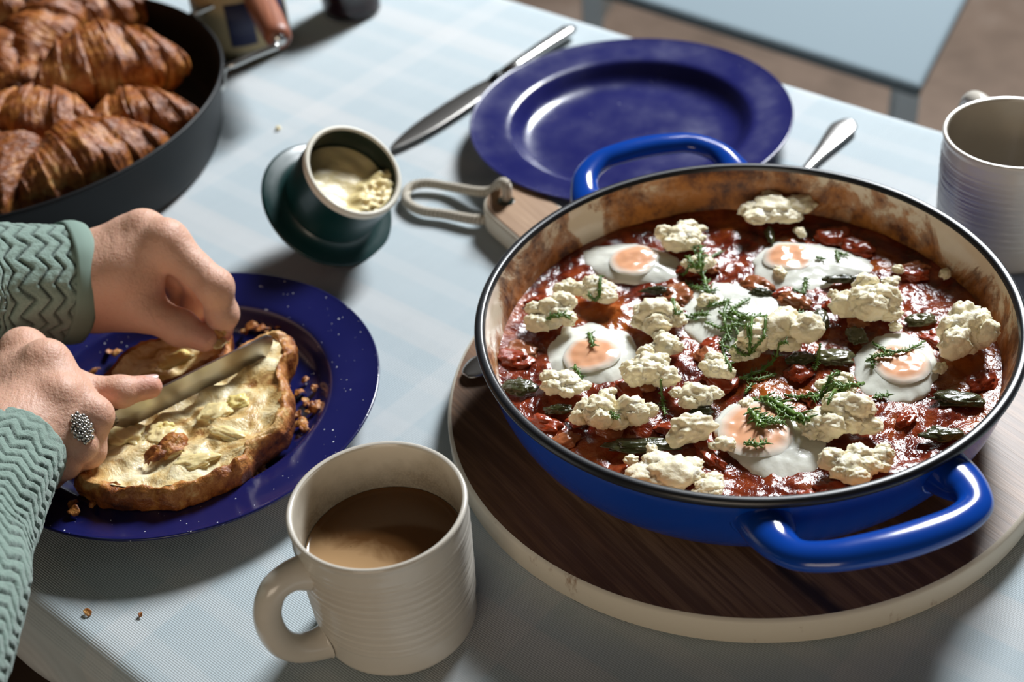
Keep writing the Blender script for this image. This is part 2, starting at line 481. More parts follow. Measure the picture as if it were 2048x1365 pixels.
MAT = dict(
    cloth=m_cloth(), navy=m_enamel('speckled_navy_enamel', (.007, .009, .066), (.012, .013, .092)),
    navy2=m_enamel('plain_navy_enamel', (.009, .011, .082), (.015, .016, .11), True, .2, .62),
    panblue=m_enamel('cobalt_enamel', (.003, .045, .30), (.004, .055, .36), False, .14), panin=m_pan_in(),
    panrim=plain('black_enamel_rim', (.012, .013, .016), .32), sauce=m_sauce(),
    white=m_sss('set_egg_white', (.76, .77, .68), (.84, .84, .77), 40, .17, (.006, .006, .005), .4, 55, .25, .002, .55),
    yolk=m_yolk(),
    feta=m_sss('crumbled_white_cheese', (.87, .76, .50), (.93, .86, .66), 60, .5, (.004, .0035, .002), .4, 300, .55, .0012),
    herb=m_sss('fresh_dill', (.03, .075, .012), (.15, .26, .035), 90, .4, (.001, .002, .0005), .1),
    leaf=m_tomato('cooked_green_leaf', (.014, .018, .006), (.085, .085, .03), .6),
    courgette=m_tomato('cooked_green_vegetable', (.05, .05, .018), (.14, .13, .06), .4),
    tomato=m_tomato('cooked_tomato_flesh', (.21, .024, .009), (.38, .058, .015)),
    onion=m_tomato('sauce_coated_onion', (.24, .055, .018), (.40, .15, .06)),
    walnut=m_wood('walnut_stained_board', (.075, .031, .011), (.21, .102, .045), (.35, .205, .108), R(-60), 1.0, .48, (.05, -.077)),
    edge=m_painted_edge(), handlewood=m_wood('pale_bare_wood', (.28, .16, .085), (.44, .28, .165), (.54, .37, .235), R(-62), 1.0, .55),
    rope=m_rope(), green=m_enamel('dark_teal_glaze', (.002, .024, .0235), (.0035, .034, .033), False, .32),
    greenin=m_tomato('dark_glaze_inside', (.005, .014, .011), (.012, .026, .02), .2),
    creamrim=plain('unglazed_cream_rim', (.70, .66, .56), .5),
    butter=m_sss('soft_butter', (.80, .62, .27), (.88, .75, .43), 50, .35, (.006, .005, .002), .4, 160, .5, .0015),
    butter_y=m_sss('firm_yellow_butter', (.80, .62, .20), (.84, .70, .30), 50, .35, (.006, .005, .002), .4),
    mug=m_mug('off_white_stoneware', (.66, .61, .53)), mugin=m_mug_in(),
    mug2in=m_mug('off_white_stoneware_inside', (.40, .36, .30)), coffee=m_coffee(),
    steel=plain('polished_steel', (.62, .60, .58), .22, 1), steel_d=plain('worn_steel_blade', (.44, .42, .40), .30, 1),
    crust=m_crust(), crumb=m_crumb(), tin=plain('dark_non_stick_coating', (.005, .006, .0072), .5, 0, Specular_IOR_Level=.28),
    wire=plain('bare_wire', (.55, .54, .52), .3, 1), grip=m_wood('reddish_wood_grip', (.16, .045, .022), (.29, .095, .05), (.38, .15, .085), R(100), 1.5, .45),
    skin=m_skin(), nail=plain('fingernail', (.72, .46, .40), .25), knit=m_sweater(),
    cuffband=plain('sage_cuff_binding', (.19, .27, .225), .85),
    silver=plain('antique_silver', (.50, .48, .45), .28, 1),
    floor=m_floor(), chair=plain('pale_blue_chair_paint', (.165, .205, .228), .85, 0, Specular_IOR_Level=.15), chairframe=plain('pale_blue_paint_lightened_for_shade', (.70, .80, .86), .8, 0, Specular_IOR_Level=.2),  # frame paint lightened to offset shade on the legs; seat keeps a darker copy
    tablewood=m_wood('table_wood', (.10, .05, .025), (.2, .11, .06), (.3, .18, .1), TANG, .3),
    bench=m_wood('orange_pine', (.20, .065, .018), (.33, .12, .035), (.42, .18, .06), TANG, .5),
    darkcloth=plain('charcoal_cushion_cloth', (.018, .018, .020), .9), greycloth=plain('grey_cushion_stripe', (.07, .07, .072), .9),
    kraft=plain('kraft_paper_label', (.36, .27, .14), .7), ink=plain('navy_label_ink', (.012, .014, .05), .6),
    jam=plain('dark_jam', (.035, .008, .014), .2), jarlid=plain('jar_lid', (.4, .38, .33), .3, 1),
    honey=plain('pale_spread', (.34, .27, .15), .4),
)
def m_glass():
    t = NT('jar_glass'); t.inp(Base_Color=(.9, .93, .92), Roughness=.05, Transmission_Weight=1.0, IOR=1.45); return t.m
MAT['glass'] = m_glass()

PAN = Vector((.1397, .6630, 0)); BOARD_Z = .020
SAUCE_Z, SAUCE_R = .0535, .1485

# ------------------------------------------------------------------ the setting
V, F = box(-3, 3, -1.5, 4.5, -.78, -.75)
tag(mk('floor', V, F, MAT['floor'], smooth=False), 'worn brown floor under the table and chair', 'floor', kind='structure')

# table under the cloth
tb = empty('table', (0, 0, -.75), TANG); tag(tb, 'wooden table hidden under the striped cloth', 'table')
V, F = box(-1.33, .73, N0+.006, N1-.006, .715, .7465); bevel(mk('tabletop', V, F, MAT['tablewood'], tb, False), .004)
for lx in (-1.27, .67):
    for ly in (N0+.06, N1-.06):
        V, F = box(lx-.03, lx+.03, ly-.03, ly+.03, 0, .7145); bevel(mk('leg', V, F, MAT['tablewood'], tb, False), .004)

def build_cloth():
    xs = np.linspace(-1.36, .76, 240)
    rad = .012
    prof = []
    for z in np.linspace(-.058, -rad, 8): prof.append((N0-.0, z, -1))
    for a in np.linspace(0, math.pi/2, 7)[1:]: prof.append((N0+rad-rad*math.cos(a), -rad+rad*math.sin(a), 0))
    for y in np.linspace(N0+rad, N1-rad, 80)[1:-1]: prof.append((y, 0, 0))
    for a in np.linspace(math.pi/2, 0, 7): prof.append((N1-rad+rad*math.cos(a), -rad+rad*math.sin(a), 0))
    for z in np.linspace(-rad, -.27, 14)[1:]: prof.append((N1, z, 1))
    V = []
    for x in xs:
        for (y, z, side) in prof:
            k = max(0, min(1, (-z-.015)/.2)) if side else 0
            yy = y + side*(.004 + k*(.016+.013*math.sin(x*26)+.007*math.sin(x*61+1))) if side else y
            zz = z + (-.0004+.0004*noise.noise(Vector((x*9, y*16, 0))) if not side else 0)
            V.append((x, yy, zz))
    o = mk('tablecloth', V, grid_faces(len(xs), len(prof)), MAT['cloth'])
    o.rotation_euler = (0, 0, TANG)
    s_ = o.modifiers.new('thickness', 'SOLIDIFY'); s_.thickness = .0012; s_.offset = -1
    return o
tag(build_cloth(), 'pale blue-grey cotton tablecloth with faint white and pink stripes', 'tablecloth')

# chair on the far side
def build_chair():
    c = P(1840, 175, -.30); fl = P(1250, -10, -.30)
    root = empty('chair', (c.x, c.y, -.75), math.atan2(fl.y-c.y, fl.x-c.x)+math.pi)   # local -x along the front edge, +y away
    tag(root, 'pale blue painted wooden chair standing on the far side of the table', 'chair')
    W_, D_, sh = .60, .46, .14
    V = [(-W_, 0), (.0, 0), (-sh, D_), (-W_-sh, D_)]
    V = [(x, y, .432) for x, y in V]+[(x, y, .452) for x, y in V]
    o = mk('seat', V, [(3, 2, 1, 0), (4, 5, 6, 7)]+[(i, (i+1) % 4, (i+1) % 4+4, i+4) for i in range(4)], MAT['chair'], root, False); bevel(o, .007)
    for sx in (-1, 1):
        fx = -W_/2+sx*(W_/2-.035); bx = fx-sh
        for nm, p0, p1, mt in (('leg', (fx, .03, .44), (fx, .015, 0), .021), ('leg', (bx, D_-.04, .44), (bx-(.12 if sx > 0 else .30), D_, 0), .019), ('back_post', (bx, D_-.02, .44), (bx, D_+.10, .92), .017)):
            V, F = tube([p0, p1], mt, 4, 1.0, (0, 1, 0)); mk(nm, V, F, MAT['chairframe'], root, False)
    for zr in (.86, .70):
        yr = D_-.02+.12*(zr-.44)/.48; xw = W_/2-.05
        V, F = box(-W_/2-sh-xw, -W_/2-sh+xw, yr-.012, yr+.010, zr-.03, zr+.03); bevel(mk('back_rail', V, F, MAT['chairframe'], root, False), .005)
    return root
build_chair()

# bench beside the near edge, barely seen in the corner
bn = empty('bench', (0, 0, -.75), TANG); tag(bn, 'orange-brown wooden bench in the dark corner below the table edge', 'bench')
V, F = box(-1.15, -.45, N0-.36, N0-.05, .39, .42); bevel(mk('seat', V, F, MAT['bench'], bn, False), .006)
for lx in (-1.08, -.52):
    V, F = box(lx-.03, lx+.03, N0-.33, N0-.08, 0, .39); bevel(mk('leg', V, F, MAT['bench'], bn, False), .004)
cu = empty('seat_cushion', (0, 0, -.33), TANG); tag(cu, 'charcoal and grey striped cushion on the bench', 'cushion')
V, F = box(-.74, -.46, N0-.34, N0-.07, .001, .035); bevel(mk('cover', V, F, MAT['darkcloth'], cu, False), .012)
for k in range(4):
    V, F = box(-.73+.07*k, -.705+.07*k, N0-.33, N0-.08, .0353, .0362); mk('stripe', V, F, MAT['greycloth'], cu, False)

# ------------------------------------------------------------------ board
def build_board():
    root = empty('serving_board', (PAN.x, PAN.y, .0005)); tag(root, 'round dark wooden serving board with a cream painted edge under the pan', 'board')
    ang = R(118); rad = .185; T = BOARD_Z-.0005
    a0 = R(17); pts = []
    for k in range(161):
        a = ang + a0 + (2*math.pi-2*a0)*k/160
        pts.append((rad*math.cos(a), rad*math.sin(a)))
    ux, uy = math.cos(ang), math.sin(ang); vx, vy = -uy, ux
    side = [(.184, .046), (.200, .031), (.222, .0255), (.255, .025), (.275, .0235), (.288, .016), (.293, .006)]
    side = [tuple(q) for q in spl(side, 4)]
    for (u_, v_) in side: pts.append((ux*u_-vx*v_, uy*u_-vy*v_))
    for (u_, v_) in reversed(side): pts.append((ux*u_+vx*v_, uy*u_+vy*v_))
    n = len(pts)
    def ring(z, s):
        out = []
        for i in range(n):
            a, b = np.array(pts[i-1]), np.array(pts[(i+1) % n]); t = b-a; t = t/np.linalg.norm(t)
            q = np.array(pts[i]) + s*np.array([t[1], -t[0]])
            out.append((q[0], q[1], z))
        return out
    V = ring(T, -.0025) ; Ft = [tuple(range(n))]
    split = n
    top = mk('board_top', V, Ft, MAT['walnut'], root, False)
    V = ring(T, -.0025)+ring(T-.0008, -.0007)+ring(T-.0025, 0)+ring(.0025, 0)+ring(0, -.002)
    Fe = grid_faces(5, n, cv=True) + [tuple(4*n+i for i in reversed(range(n)))]
    mk('painted_edge', V, Fe, MAT['edge'], root)
    # bare handle face, laid over the stub
    hv = [(ux*u_-vx*(v_-.0035), uy*u_-vy*(v_-.0035)) for u_, v_ in side] + [(ux*u_+vx*(v_-.0035), uy*u_+vy*(v_-.0035)) for u_, v_ in reversed(side)]
    k = len(hv)
    V = [(x, y, T+.0006) for x, y in hv]+[(x, y, T-.001) for x, y in hv]
    Fh = [tuple(range(k))]+[(i, i+k, (i+1) % k+k, (i+1) % k) for i in range(k)]
    mk('handle_face', V, Fh, MAT['handlewood'], root, False)
    # hole and rope loop
    _h = P(1012, 404, BOARD_Z)-PAN; hx, hy = _h.x, _h.y
    V, F = lathe([(0, 0), (.0058, 0), (.0066, .0004), (.0066, -.001)], 24); mk('hole', V, F, MAT['greenin'], root, True, (hx, hy, T+.0008))
    hole = Vector((hx, hy, 0))
    w = [P(1013, 404, .016), P(1014, 392, .025), P(1013, 374, .033), P(1007, 366, .033), P(996, 372, .024), P(980, 384, .014), P(950, 384, .011), P(900, 375, .006), P(850, 368, .006), P(818, 378, .0055), P(812, 402, .005), P(840, 422, .005), P(890, 430, .005), P(945, 440, .006), P(985, 440, .007)]
    pth = spl([q-Vector((PAN.x, PAN.y, 0)) for q in w], 8)
    V, F = tube(pth, .0039, 10); mk('rope_loop', V, F, MAT['rope'], root)
    return root
build_board()

# ------------------------------------------------------------------ pan
def build_pan():
    root = empty('enamel_pan', (PAN.x, PAN.y, BOARD_Z+.0005)); tag(root, 'wide blue enamelled cast iron pan with loop handles, full of tomato sauce', 'pan')
    b = BOARD_Z+.0005; H = .085-b
    out = smooth_profile([(0, .0), (.06, 0), (.112, 0), (.126, .0008), (.138, .0065), (.1475, .018), (.1537, .033), (.1575, .050), (.1590, H-.006)], 6)
    V, F = lathe(out, 160); mk('body', V, F, MAT['panblue'], root)
    rim = smooth_profile([(.1588, H-.007), (.1612, H-.005), (.1618, H-.0025), (.1605, H-.0004), (.1585, H), (.1565, H-.0006), (.1552, H-.003)], 5)
    V, F = lathe(rim, 160); mk('rim', V, F, MAT['panrim'], root)
    inn = smooth_profile([(.1553, H-.0028), (.1545, H-.010), (.1522, .045), (.1496, .033), (.143, .018), (.131, .0095), (.118, .0068), (.06, .006), (0, .006)], 6)
    V, F = lathe(inn, 160)
    o = mk('interior', V, F, MAT['panin'], root)
    # stains are looked up in pan coordinates lifted to table height
    o.data.transform(Matrix.Translation((0, 0, b))); o.location.z = -b
    for ang in (R(-78), R(99)):
        u = Vector((math.cos(ang), math.sin(ang), 0)); v = Vector((-u.y, u.x, 0))
        e_ = 0 if ang < 0 else .010
        path = [(.140, -.050, .044), (.157, -.0525, .0475), (.170, -.053, .0505), (.182+e_*.5, -.048, .0535), (.190+e_, -.034, .0560), (.1935+e_, -.016, .0572), (.1945+e_, 0, .0575)]
        path = path + [(a, -q, z) for a, q, z in reversed(path[:-1])]
        rr = [.0165, .0140, .0105, .0090, .0090, .0095, .0097]; rr = rr + rr[-2::-1]
        ps = spl(path, 8); rs = [q[0] for q in spl([(k,) for k in rr], 8)]
        V, F = tube([u*q[0]+v*q[1]+Vector((0, 0, q[2])) for q in ps], rs, 20, .72, (0, 0, 1))
        V = [tuple(q) for q in V]
        keep = [(x*k_, y*k_, z) for (x, y, z) in V for k_ in (max(1, .1563/max(1e-6, math.hypot(x, y))),)]
        mk('handle', keep, F, MAT['panblue'], root)
    return root
build_pan()

# ------------------------------------------------------------------ what is in the pan
EGGS = [  # yolk px, radius px scale, white outline offset, label
    ((1268, 527), .0165, [(1170, 510), (1230, 490), (1310, 500), (1355, 530), (1340, 560), (1270, 565), (1205, 550)], 'poached egg nearest the wooden handle, back left in the sauce'),
    ((1183, 716), .0172, [(1098, 725), (1125, 665), (1180, 650), (1245, 668), (1268, 705), (1240, 750), (1190, 768), (1130, 755)], 'poached egg with a round peach yolk at the left of the pan'),
    ((1578, 521), .0160, [(1515, 540), (1540, 495), (1600, 487), (1690, 505), (1745, 540), (1690, 555), (1620, 580), (1550, 575)], 'poached egg with an orange yolk at the back of the pan'),
    ((1470, 640), .0140, [(1355, 620), (1390, 580), (1450, 570), (1540, 590), (1570, 630), (1560, 680), (1490, 705), (1420, 690)], 'poached egg in the middle under the dill and cheese'),
    ((1800, 735), .0175, [(1715, 740), (1735, 690), (1790, 668), (1850, 690), (1872, 740), (1845, 785), (1790, 800), (1735, 785)], 'poached egg with a veiled pale yolk at the right of the pan'),
    ((1512, 866), .0225, [(1440, 850), (1470, 815), (1540, 815), (1610, 850), (1650, 900), (1610, 940), (1545, 955), (1490, 925), (1450, 895)], 'large poached egg at the front rim of the pan'),
]
rnd = random.Random(7)
egg_c = [P(a[0][0], a[0][1], SAUCE_Z+.002) for a in EGGS]
egg_out = [[P(x, y, SAUCE_Z) for x, y in a[2]] for a in EGGS]
egg_mid = [sum(o, Vector())/len(o) for o in egg_out]
egg_out = [[c+(q-c)*1.10 for q in o] for c, o in zip(egg_mid, egg_out)]

def sauce_h(x, y):
    dx, dy = x-PAN.x, y-PAN.y; r = math.hypot(dx, dy)
    v = Vector((x, y, 3.1))
    h = .0026*noise.noise(v*38) + .0018*noise.noise(v*85) + .0009*noise.noise(v*190)
    f1 = noise.voronoi(v*62)[0]
    h += .0030*(.55-f1[0])*max(0, .5+noise.noise(v*23+Vector((5, 5, 5)))*1.6)
    for c, o in zip(egg_mid, egg_out):
        d = math.hypot(x-c.x, y-c.y)/.030
        if d < 1.: h = h*min(1, .15+max(0, d-.45)*1.6) - .0015*max(0, 1-d)
    e = max(0, (r-.136)/(.1485-.136))
    return SAUCE_Z + h*(1-.6*e) + .0008*e

def build_sauce():
    nr, na = 120, 420
    V = [(0, 0, sauce_h(PAN.x, PAN.y)-SAUCE_Z)]
    rs = .1497*np.sqrt(np.linspace(0, 1, nr+1)[1:])
    for r in rs:
        for k in range(na):
            a = 2*math.pi*k/na
            x, y = r*math.cos(a), r*math.sin(a)
            V.append((x, y, sauce_h(PAN.x+x, PAN.y+y)-SAUCE_Z))
    F = [(0, 1+k, 1+(k+1) % na) for k in range(na)]
    F += grid_faces(nr, na, cv=True, off=1)
    return mk('tomato_sauce', V, F, MAT['sauce'], None, True, (PAN.x, PAN.y, SAUCE_Z))
tag(build_sauce(), 'glossy red-brown tomato sauce filling the blue pan', 'sauce', kind='stuff')

def build_egg(i):
    (yx, yy), yr, _, label = EGGS[i]
    root = empty('poached_egg', (egg_mid[i].x, egg_mid[i].y, SAUCE_Z)); tag(root, label, 'egg', 'poached eggs in the pan')
    c = egg_mid[i]; yc = egg_c[i]
    out = spl([tuple(q) for q in egg_out[i]], 10, True); n = len(out)
    # keep the same angular sense
    NR = 26; V = []
    def hgt(p, s):
        d = math.hypot(p[0]-yc.x, p[1]-yc.y)
        w = .0016*noise.noise(Vector((p[0]*70, p[1]*70, i*3.3))) + .0007*noise.noise(Vector((p[0]*180, p[1]*180, i)))
        return .0038*(1-s**4)**.5*(.75+.25*(1-s)) + .0026*math.exp(-(d/(yr*1.15))**4) + w*(1-s**3) - .0012*s*s
    V.append((0, 0, hgt((c.x, c.y), 0)))
    for k in range(1, NR+1):
        s = (k/NR)**.75
        for q in out:
            j = 1+.10*noise.noise(Vector((q[0]*75, q[1]*75, i+9.)))+.06*noise.noise(Vector((q[0]*190, q[1]*190, i+9.)))
            x, y = c.x+(q[0]-c.x)*s*j, c.y+(q[1]-c.y)*s*j
            V.append((x-c.x, y-c.y, hgt((x, y), min(1, s))))
    for q in out: V.append((q[0]-c.x, q[1]-c.y, -.003))
    F = [(0, 1+k, 1+(k+1) % n) for k in range(n)] + grid_faces(NR+1, n, cv=True, off=1)
    a = out[0]-np.array(tuple(c)); b = out[1]-np.array(tuple(c))
    if a[0]*b[1]-a[1]*b[0] < 0: F = [tuple(reversed(f)) for f in F]
    mk('egg_white', V, F, MAT['white'], root)
    if i == 3: return            # its yolk is quite hidden
    # yolk, a dome just under a veil of white
    V = [(0, 0, 0)]; E = [0.]; nr, na = 14, 48
    def yz(x, y, s):
        d = math.hypot(x, y)
        return SAUCE_Z*0 + hgt((yc.x+x, yc.y+y), min(1, .35)) + .0005*(1-s*s) - .0006*(s > .99)
    V[0] = (0, 0, yz(0, 0, 0)+.00025)
    for k in range(1, nr+1):
        s = k/nr
        for q in range(na):
            a = 2*math.pi*q/na; rr = yr*s*(1+.05*math.sin(2*a+i)+.03*math.sin(3*a+2*i))
            V.append((rr*math.cos(a), rr*math.sin(a), yz(rr*math.cos(a), rr*math.sin(a), s)+.00025)); E.append(s)
    F = [(0, 1+k, 1+(k+1) % na) for k in range(na)] + grid_faces(nr, na, cv=True, off=1)
    o = mk('yolk', V, F, MAT['yolk'], root, True, (yc.x-c.x, yc.y-c.y, 0))
    at = o.data.attributes.new('edge', 'FLOAT', 'POINT'); at.data.foreach_set('value', E)
for i in range(len(EGGS)): build_egg(i)

def blob(name, mat, loc, size, seed, sub=3, lump=0., lsc=3., n1=.25, rotz=0, flat_bottom=True):
    """irregular lump; lump > 0 adds curd-like knobs"""
    V0, F = ICO[sub]; V = []
    for v in V0:
        q = v*1.0
        d = 1 + n1*noise.noise(v*1.4+Vector((seed*3.7, seed, 0))) + n1*.6*noise.noise(v*3.1+Vector((seed, seed*2.1, 4)))
        if lump:
            f = noise.voronoi(v*lsc+Vector((seed*1.3, 0, seed)))[0][0]
            f2 = noise.voronoi(v*lsc*2.3+Vector((seed*1.3, 5, seed)))[0][0]
            d += lump*(.45-f) + lump*.42*(.45-f2) + lump*.1*noise.noise(v*14)
        q = v*d
        x, y, z = q.x*size[0], q.y*size[1], q.z*size[2]
        if flat_bottom and z < 0: z *= .45
        c, s = math.cos(rotz), math.sin(rotz)
        V.append((x*c-y*s, x*s+y*c, z))
    return mk(name, V, F, mat, None, True, loc)

def cluster(name, mat, loc, size, seed, n, rotz=0):
    rg = random.Random(seed); V = []; F = []
    for k in range(n):
        if k == 0: c = Vector((0, 0, 0)); s_ = .62
        else:
            a = 2.39996*k+seed; r = math.sqrt(k/n)*.72; c = Vector((r*math.cos(a), r*math.sin(a), rg.uniform(-.25, .42)*(1-.5*r))); s_ = rg.uniform(.26, .46)
        V0, F0 = ICO[3]; o_ = len(V)
        for v in V0:
            w_ = v*2.6+Vector((seed*1.7+k*3.1, k, seed))
            f = noise.voronoi(w_)[0][0]; f2 = noise.voronoi(w_*2.4)[0][0]
            d = s_*(1 + .22*noise.noise(v*1.5+Vector((k*5., seed, 0))) + .30*(.45-f) + .16*(.45-f2))
            q = c+v*d; x, y, z = q.x*size[0], q.y*size[1], q.z*size[2]
            if z < 0: z *= .5
            cs, sn = math.cos(rotz), math.sin(rotz); V.append((x*cs-y*sn, x*sn+y*cs, z))
        F += [(a_+o_, b_+o_, c_+o_) for a_, b_, c_ in F0]
    return mk(name, V, F, mat, None, True, loc)

# crumbled cheese: centre px, half width px, half height px, label
FETA = [
    (1365, 480, 50, 34, 'white cheese lump between the two back eggs, nearest the pan wall'),
    (1402, 458, 14, 10, 'tiny cheese crumb behind the lump beside the back left egg'),
    (1395, 530, 30, 24, 'small cheese lump behind the upright dill sprig'),
    (1105, 628, 50, 38, 'rough cheese lump at the far left of the sauce'),
    (1135, 577, 24, 20, 'rounded cheese crumb touching the far left lump'),
    (1192, 583, 40, 30, 'cheese lump with a dark dill strand, behind the left egg'),
    (1312, 632, 52, 42, 'pale cheese lump left of the middle egg'),
    (1412, 600, 22, 15, 'small cheese crumb lying on the middle egg'),
    (1332, 693, 34, 28, 'small cheese lump just behind the biggest knobbly one'),
    (1298, 742, 48, 42, 'knobbly cheese lump to the right of the left egg'),
    (1130, 768, 42, 26, 'cheese lump at the near edge of the left egg'),
    (1196, 830, 42, 42, 'cheese lump at the left front, left one of a touching pair'),
    (1262, 828, 40, 40, 'cheese lump at the left front, right one of a touching pair'),
    (1210, 790, 18, 12, 'small cheese crumb behind the touching pair'),
    (1432, 741, 33, 24, 'cheese lump left of the dill tangle below the middle egg'),
    (1392, 792, 40, 26, 'ragged cheese lump with a dill speck in the middle front'),
    (1380, 862, 38, 30, 'smooth wedge of cheese left of the front egg'),
    (1556, 668, 60, 48, 'largest cheese lump, on the right of the middle egg under dill'),
    (1492, 702, 34, 24, 'low cheese lump in front of the middle egg'),
    (1740, 610, 58, 48, 'cheese lump to the right of centre with thin dill on top'),
    (1780, 566, 20, 13, 'cheese crumb just behind the right-hand lump'),
    (1935, 672, 56, 60, 'cheese lump against the right wall of the pan'),
    (1690, 832, 58, 44, 'tall cheese lump right of the front egg'),
    (1640, 850, 36, 26, 'cheese piece overlapping the edge of the front egg'),
    (1675, 770, 30, 20, 'cheese crumb under dill between the right egg and the centre'),
    (1700, 940, 44, 32, 'cheese lump at the front right rim'),
    (1755, 918, 32, 24, 'cheese lump beside another at the front right rim'),
    (1345, 948, 56, 26, 'long cheese lump at the front left rim'),
    (1420, 975, 30, 14, 'flat cheese crumb right at the front rim'),
    (1450, 890, 24, 16, 'small cheese crumb on the near side of the front egg yolk'),
    (1545, 418, 62, 30, 'cheese smeared against the back wall of the pan'),
]
SMALL = [(1796, 540), (1890, 548), (1303, 900), (1262, 922), (1492, 808), (1600, 465), (1668, 590), (1880, 738), (1560, 545), (1790, 655)]
for k, (x, y, hw, hh, lab) in enumerate(FETA):
    sx = hw/2950.; sz = hh/2950.
    c = P(x, y, SAUCE_Z+.004+sz*.35)
    if 'back wall' in lab: c = P(x, y, SAUCE_Z+.010)
    if 'smooth wedge' in lab: o = blob('cheese_lump', MAT['feta'], c, (sx, sx*.75, sz), k+1, 4, .06, 2.0, .45, .4)
    else: o = cluster('cheese_lump', MAT['feta'], c, (sx*1.24, sx*1.00, sz*1.32), k+1, 9 if hw > 40 else (6 if hw > 24 else 3), rnd.uniform(-.5, .5))
    tag(o, lab, 'cheese', 'crumbled cheese on the sauce')
for k, (x, y) in enumerate(SMALL):
    o = blob('cheese_crumb', MAT['feta'], P(x, y, SAUCE_Z+.004), (.0042+.001*(k % 3), .0036, .003), k+60, 3, .35, 2.4, .3, k)
    tag(o, 'tiny loose crumb of white cheese on the sauce', 'cheese', 'tiny cheese crumbs')

# pieces of vegetable lying in the sauce
def free(x, y, rad):
    for c in egg_mid:
        if math.hypot(x-c.x, y-c.y) < .027+rad*.5: return False
    return True
k = 0
while k < 46:
    a = rnd.uniform(0, 2*math.pi); r = .140*math.sqrt(rnd.random())
    x, y = PAN.x+r*math.cos(a), PAN.y+r*math.sin(a); s = rnd.uniform(.006, .0125)
    if not free(x, y, s): k += .05; continue
    k += 1
    red_ = rnd.random() < .68
    o = blob('tomato_piece' if red_ else 'onion_piece', MAT['tomato'] if red_ else MAT['onion'], (x, y, SAUCE_Z+.0006), (s, s*rnd.uniform(.5, .9), s*rnd.uniform(.30, .5)), 100+k, 3, .22, 2.0, .35, a*7)
    tag(o, 'soft red piece of cooked tomato half sunk in the sauce' if red_ else 'orange-brown piece of onion half sunk in the sauce', 'tomato' if red_ else 'onion', 'tomato pieces in the sauce' if red_ else 'onion pieces in the sauce')
GREENS = [(1285, 893, 60, 18, 'dark glossy wilted leaf near the left front rim'), (1668, 716, 34, 24, 'plump olive green vegetable piece right of centre'),
          (1712, 672, 18, 26, 'small upright green vegetable slice behind the right egg'), (1640, 640, 16, 34, 'dark green strip beside the largest cheese lump'),
          (1320, 582, 38, 9, 'flat dark green strip behind the pale cheese lump'), (1040, 775, 32, 22, 'dark green leaf close to the left wall'),
          (1915, 800, 44, 20, 'dark folded leaf close to the right wall'), (1890, 870, 40, 16, 'dark leaf at the right front rim'),
          (1540, 470, 10, 30, 'thin dark strip at the back of the sauce'), (1680, 560, 36, 10, 'dark green sliver left of the right-hand cheese lump'),
          (1600, 720, 26, 18, 'dark green piece tangled with dill'), (1840, 640, 30, 18, 'grey-green skin piece behind the right egg'),
          (1400, 825, 26, 12, 'dark green piece between two front cheese lumps'), (1520, 585, 22, 9, 'small green sliver behind the middle egg'),
          (1115, 820, 26, 12, 'green sliver left of the touching cheese pair'), (1860, 480, 34, 10, 'dark leaf strip by the back right wall')]
for k, (x, y, hw, hh, lab) in enumerate(GREENS):
    c = P(x, y, SAUCE_Z+.003)
    o = blob('green_piece', MAT['courgette'] if k in (1, 2, 11) else MAT['leaf'], c, (hw/2950*.95, max(.0032, hh/2950*.95), .0030), 300+k, 3, .30, 2.2, .35, rnd.uniform(-.3, .3))
    tag(o, lab, 'vegetable', 'green pieces in the sauce')

# ------------------------------------------------------------------ plates
PLATE_F = Vector((-.2179, .7146, 0)); PLATE_B = Vector((.1142, 1.0063, 0))
PLATE_PROF = [(0, .0035), (.060, .0035), (.078, .0040), (.088, .0075), (.0945, .0150), (.099, .0192), (.108, .0208), (.120, .0222), (.1275, .0236), (.1295, .0242), (.1304, .0235), (.1300, .0222), (.1285, .0218), (.120, .0206), (.108, .0192), (.0985, .0172), (.0925, .0120), (.086, .0045), (.078, .0012), (0, .0010)]
def plate_h(r):
    return float(np.interp(r, [q[0] for q in PLATE_PROF[:10]], [q[1] for q in PLATE_PROF[:10]]))
def build_plate(c, label, mat):
    pr = smooth_profile(PLATE_PROF, 4)
    V, F = lathe(pr[::-1], 144)
    o = mk('enamel_plate', V, F, mat, None, True, c)
    return tag(o, label, 'plate', 'navy enamel plates')
build_plate(PLATE_F, 'speckled navy enamel plate with a buttered croissant on it, under the hands', MAT['navy'])
build_plate(PLATE_B, 'empty navy enamel plate behind the blue pan', MAT['navy2'])

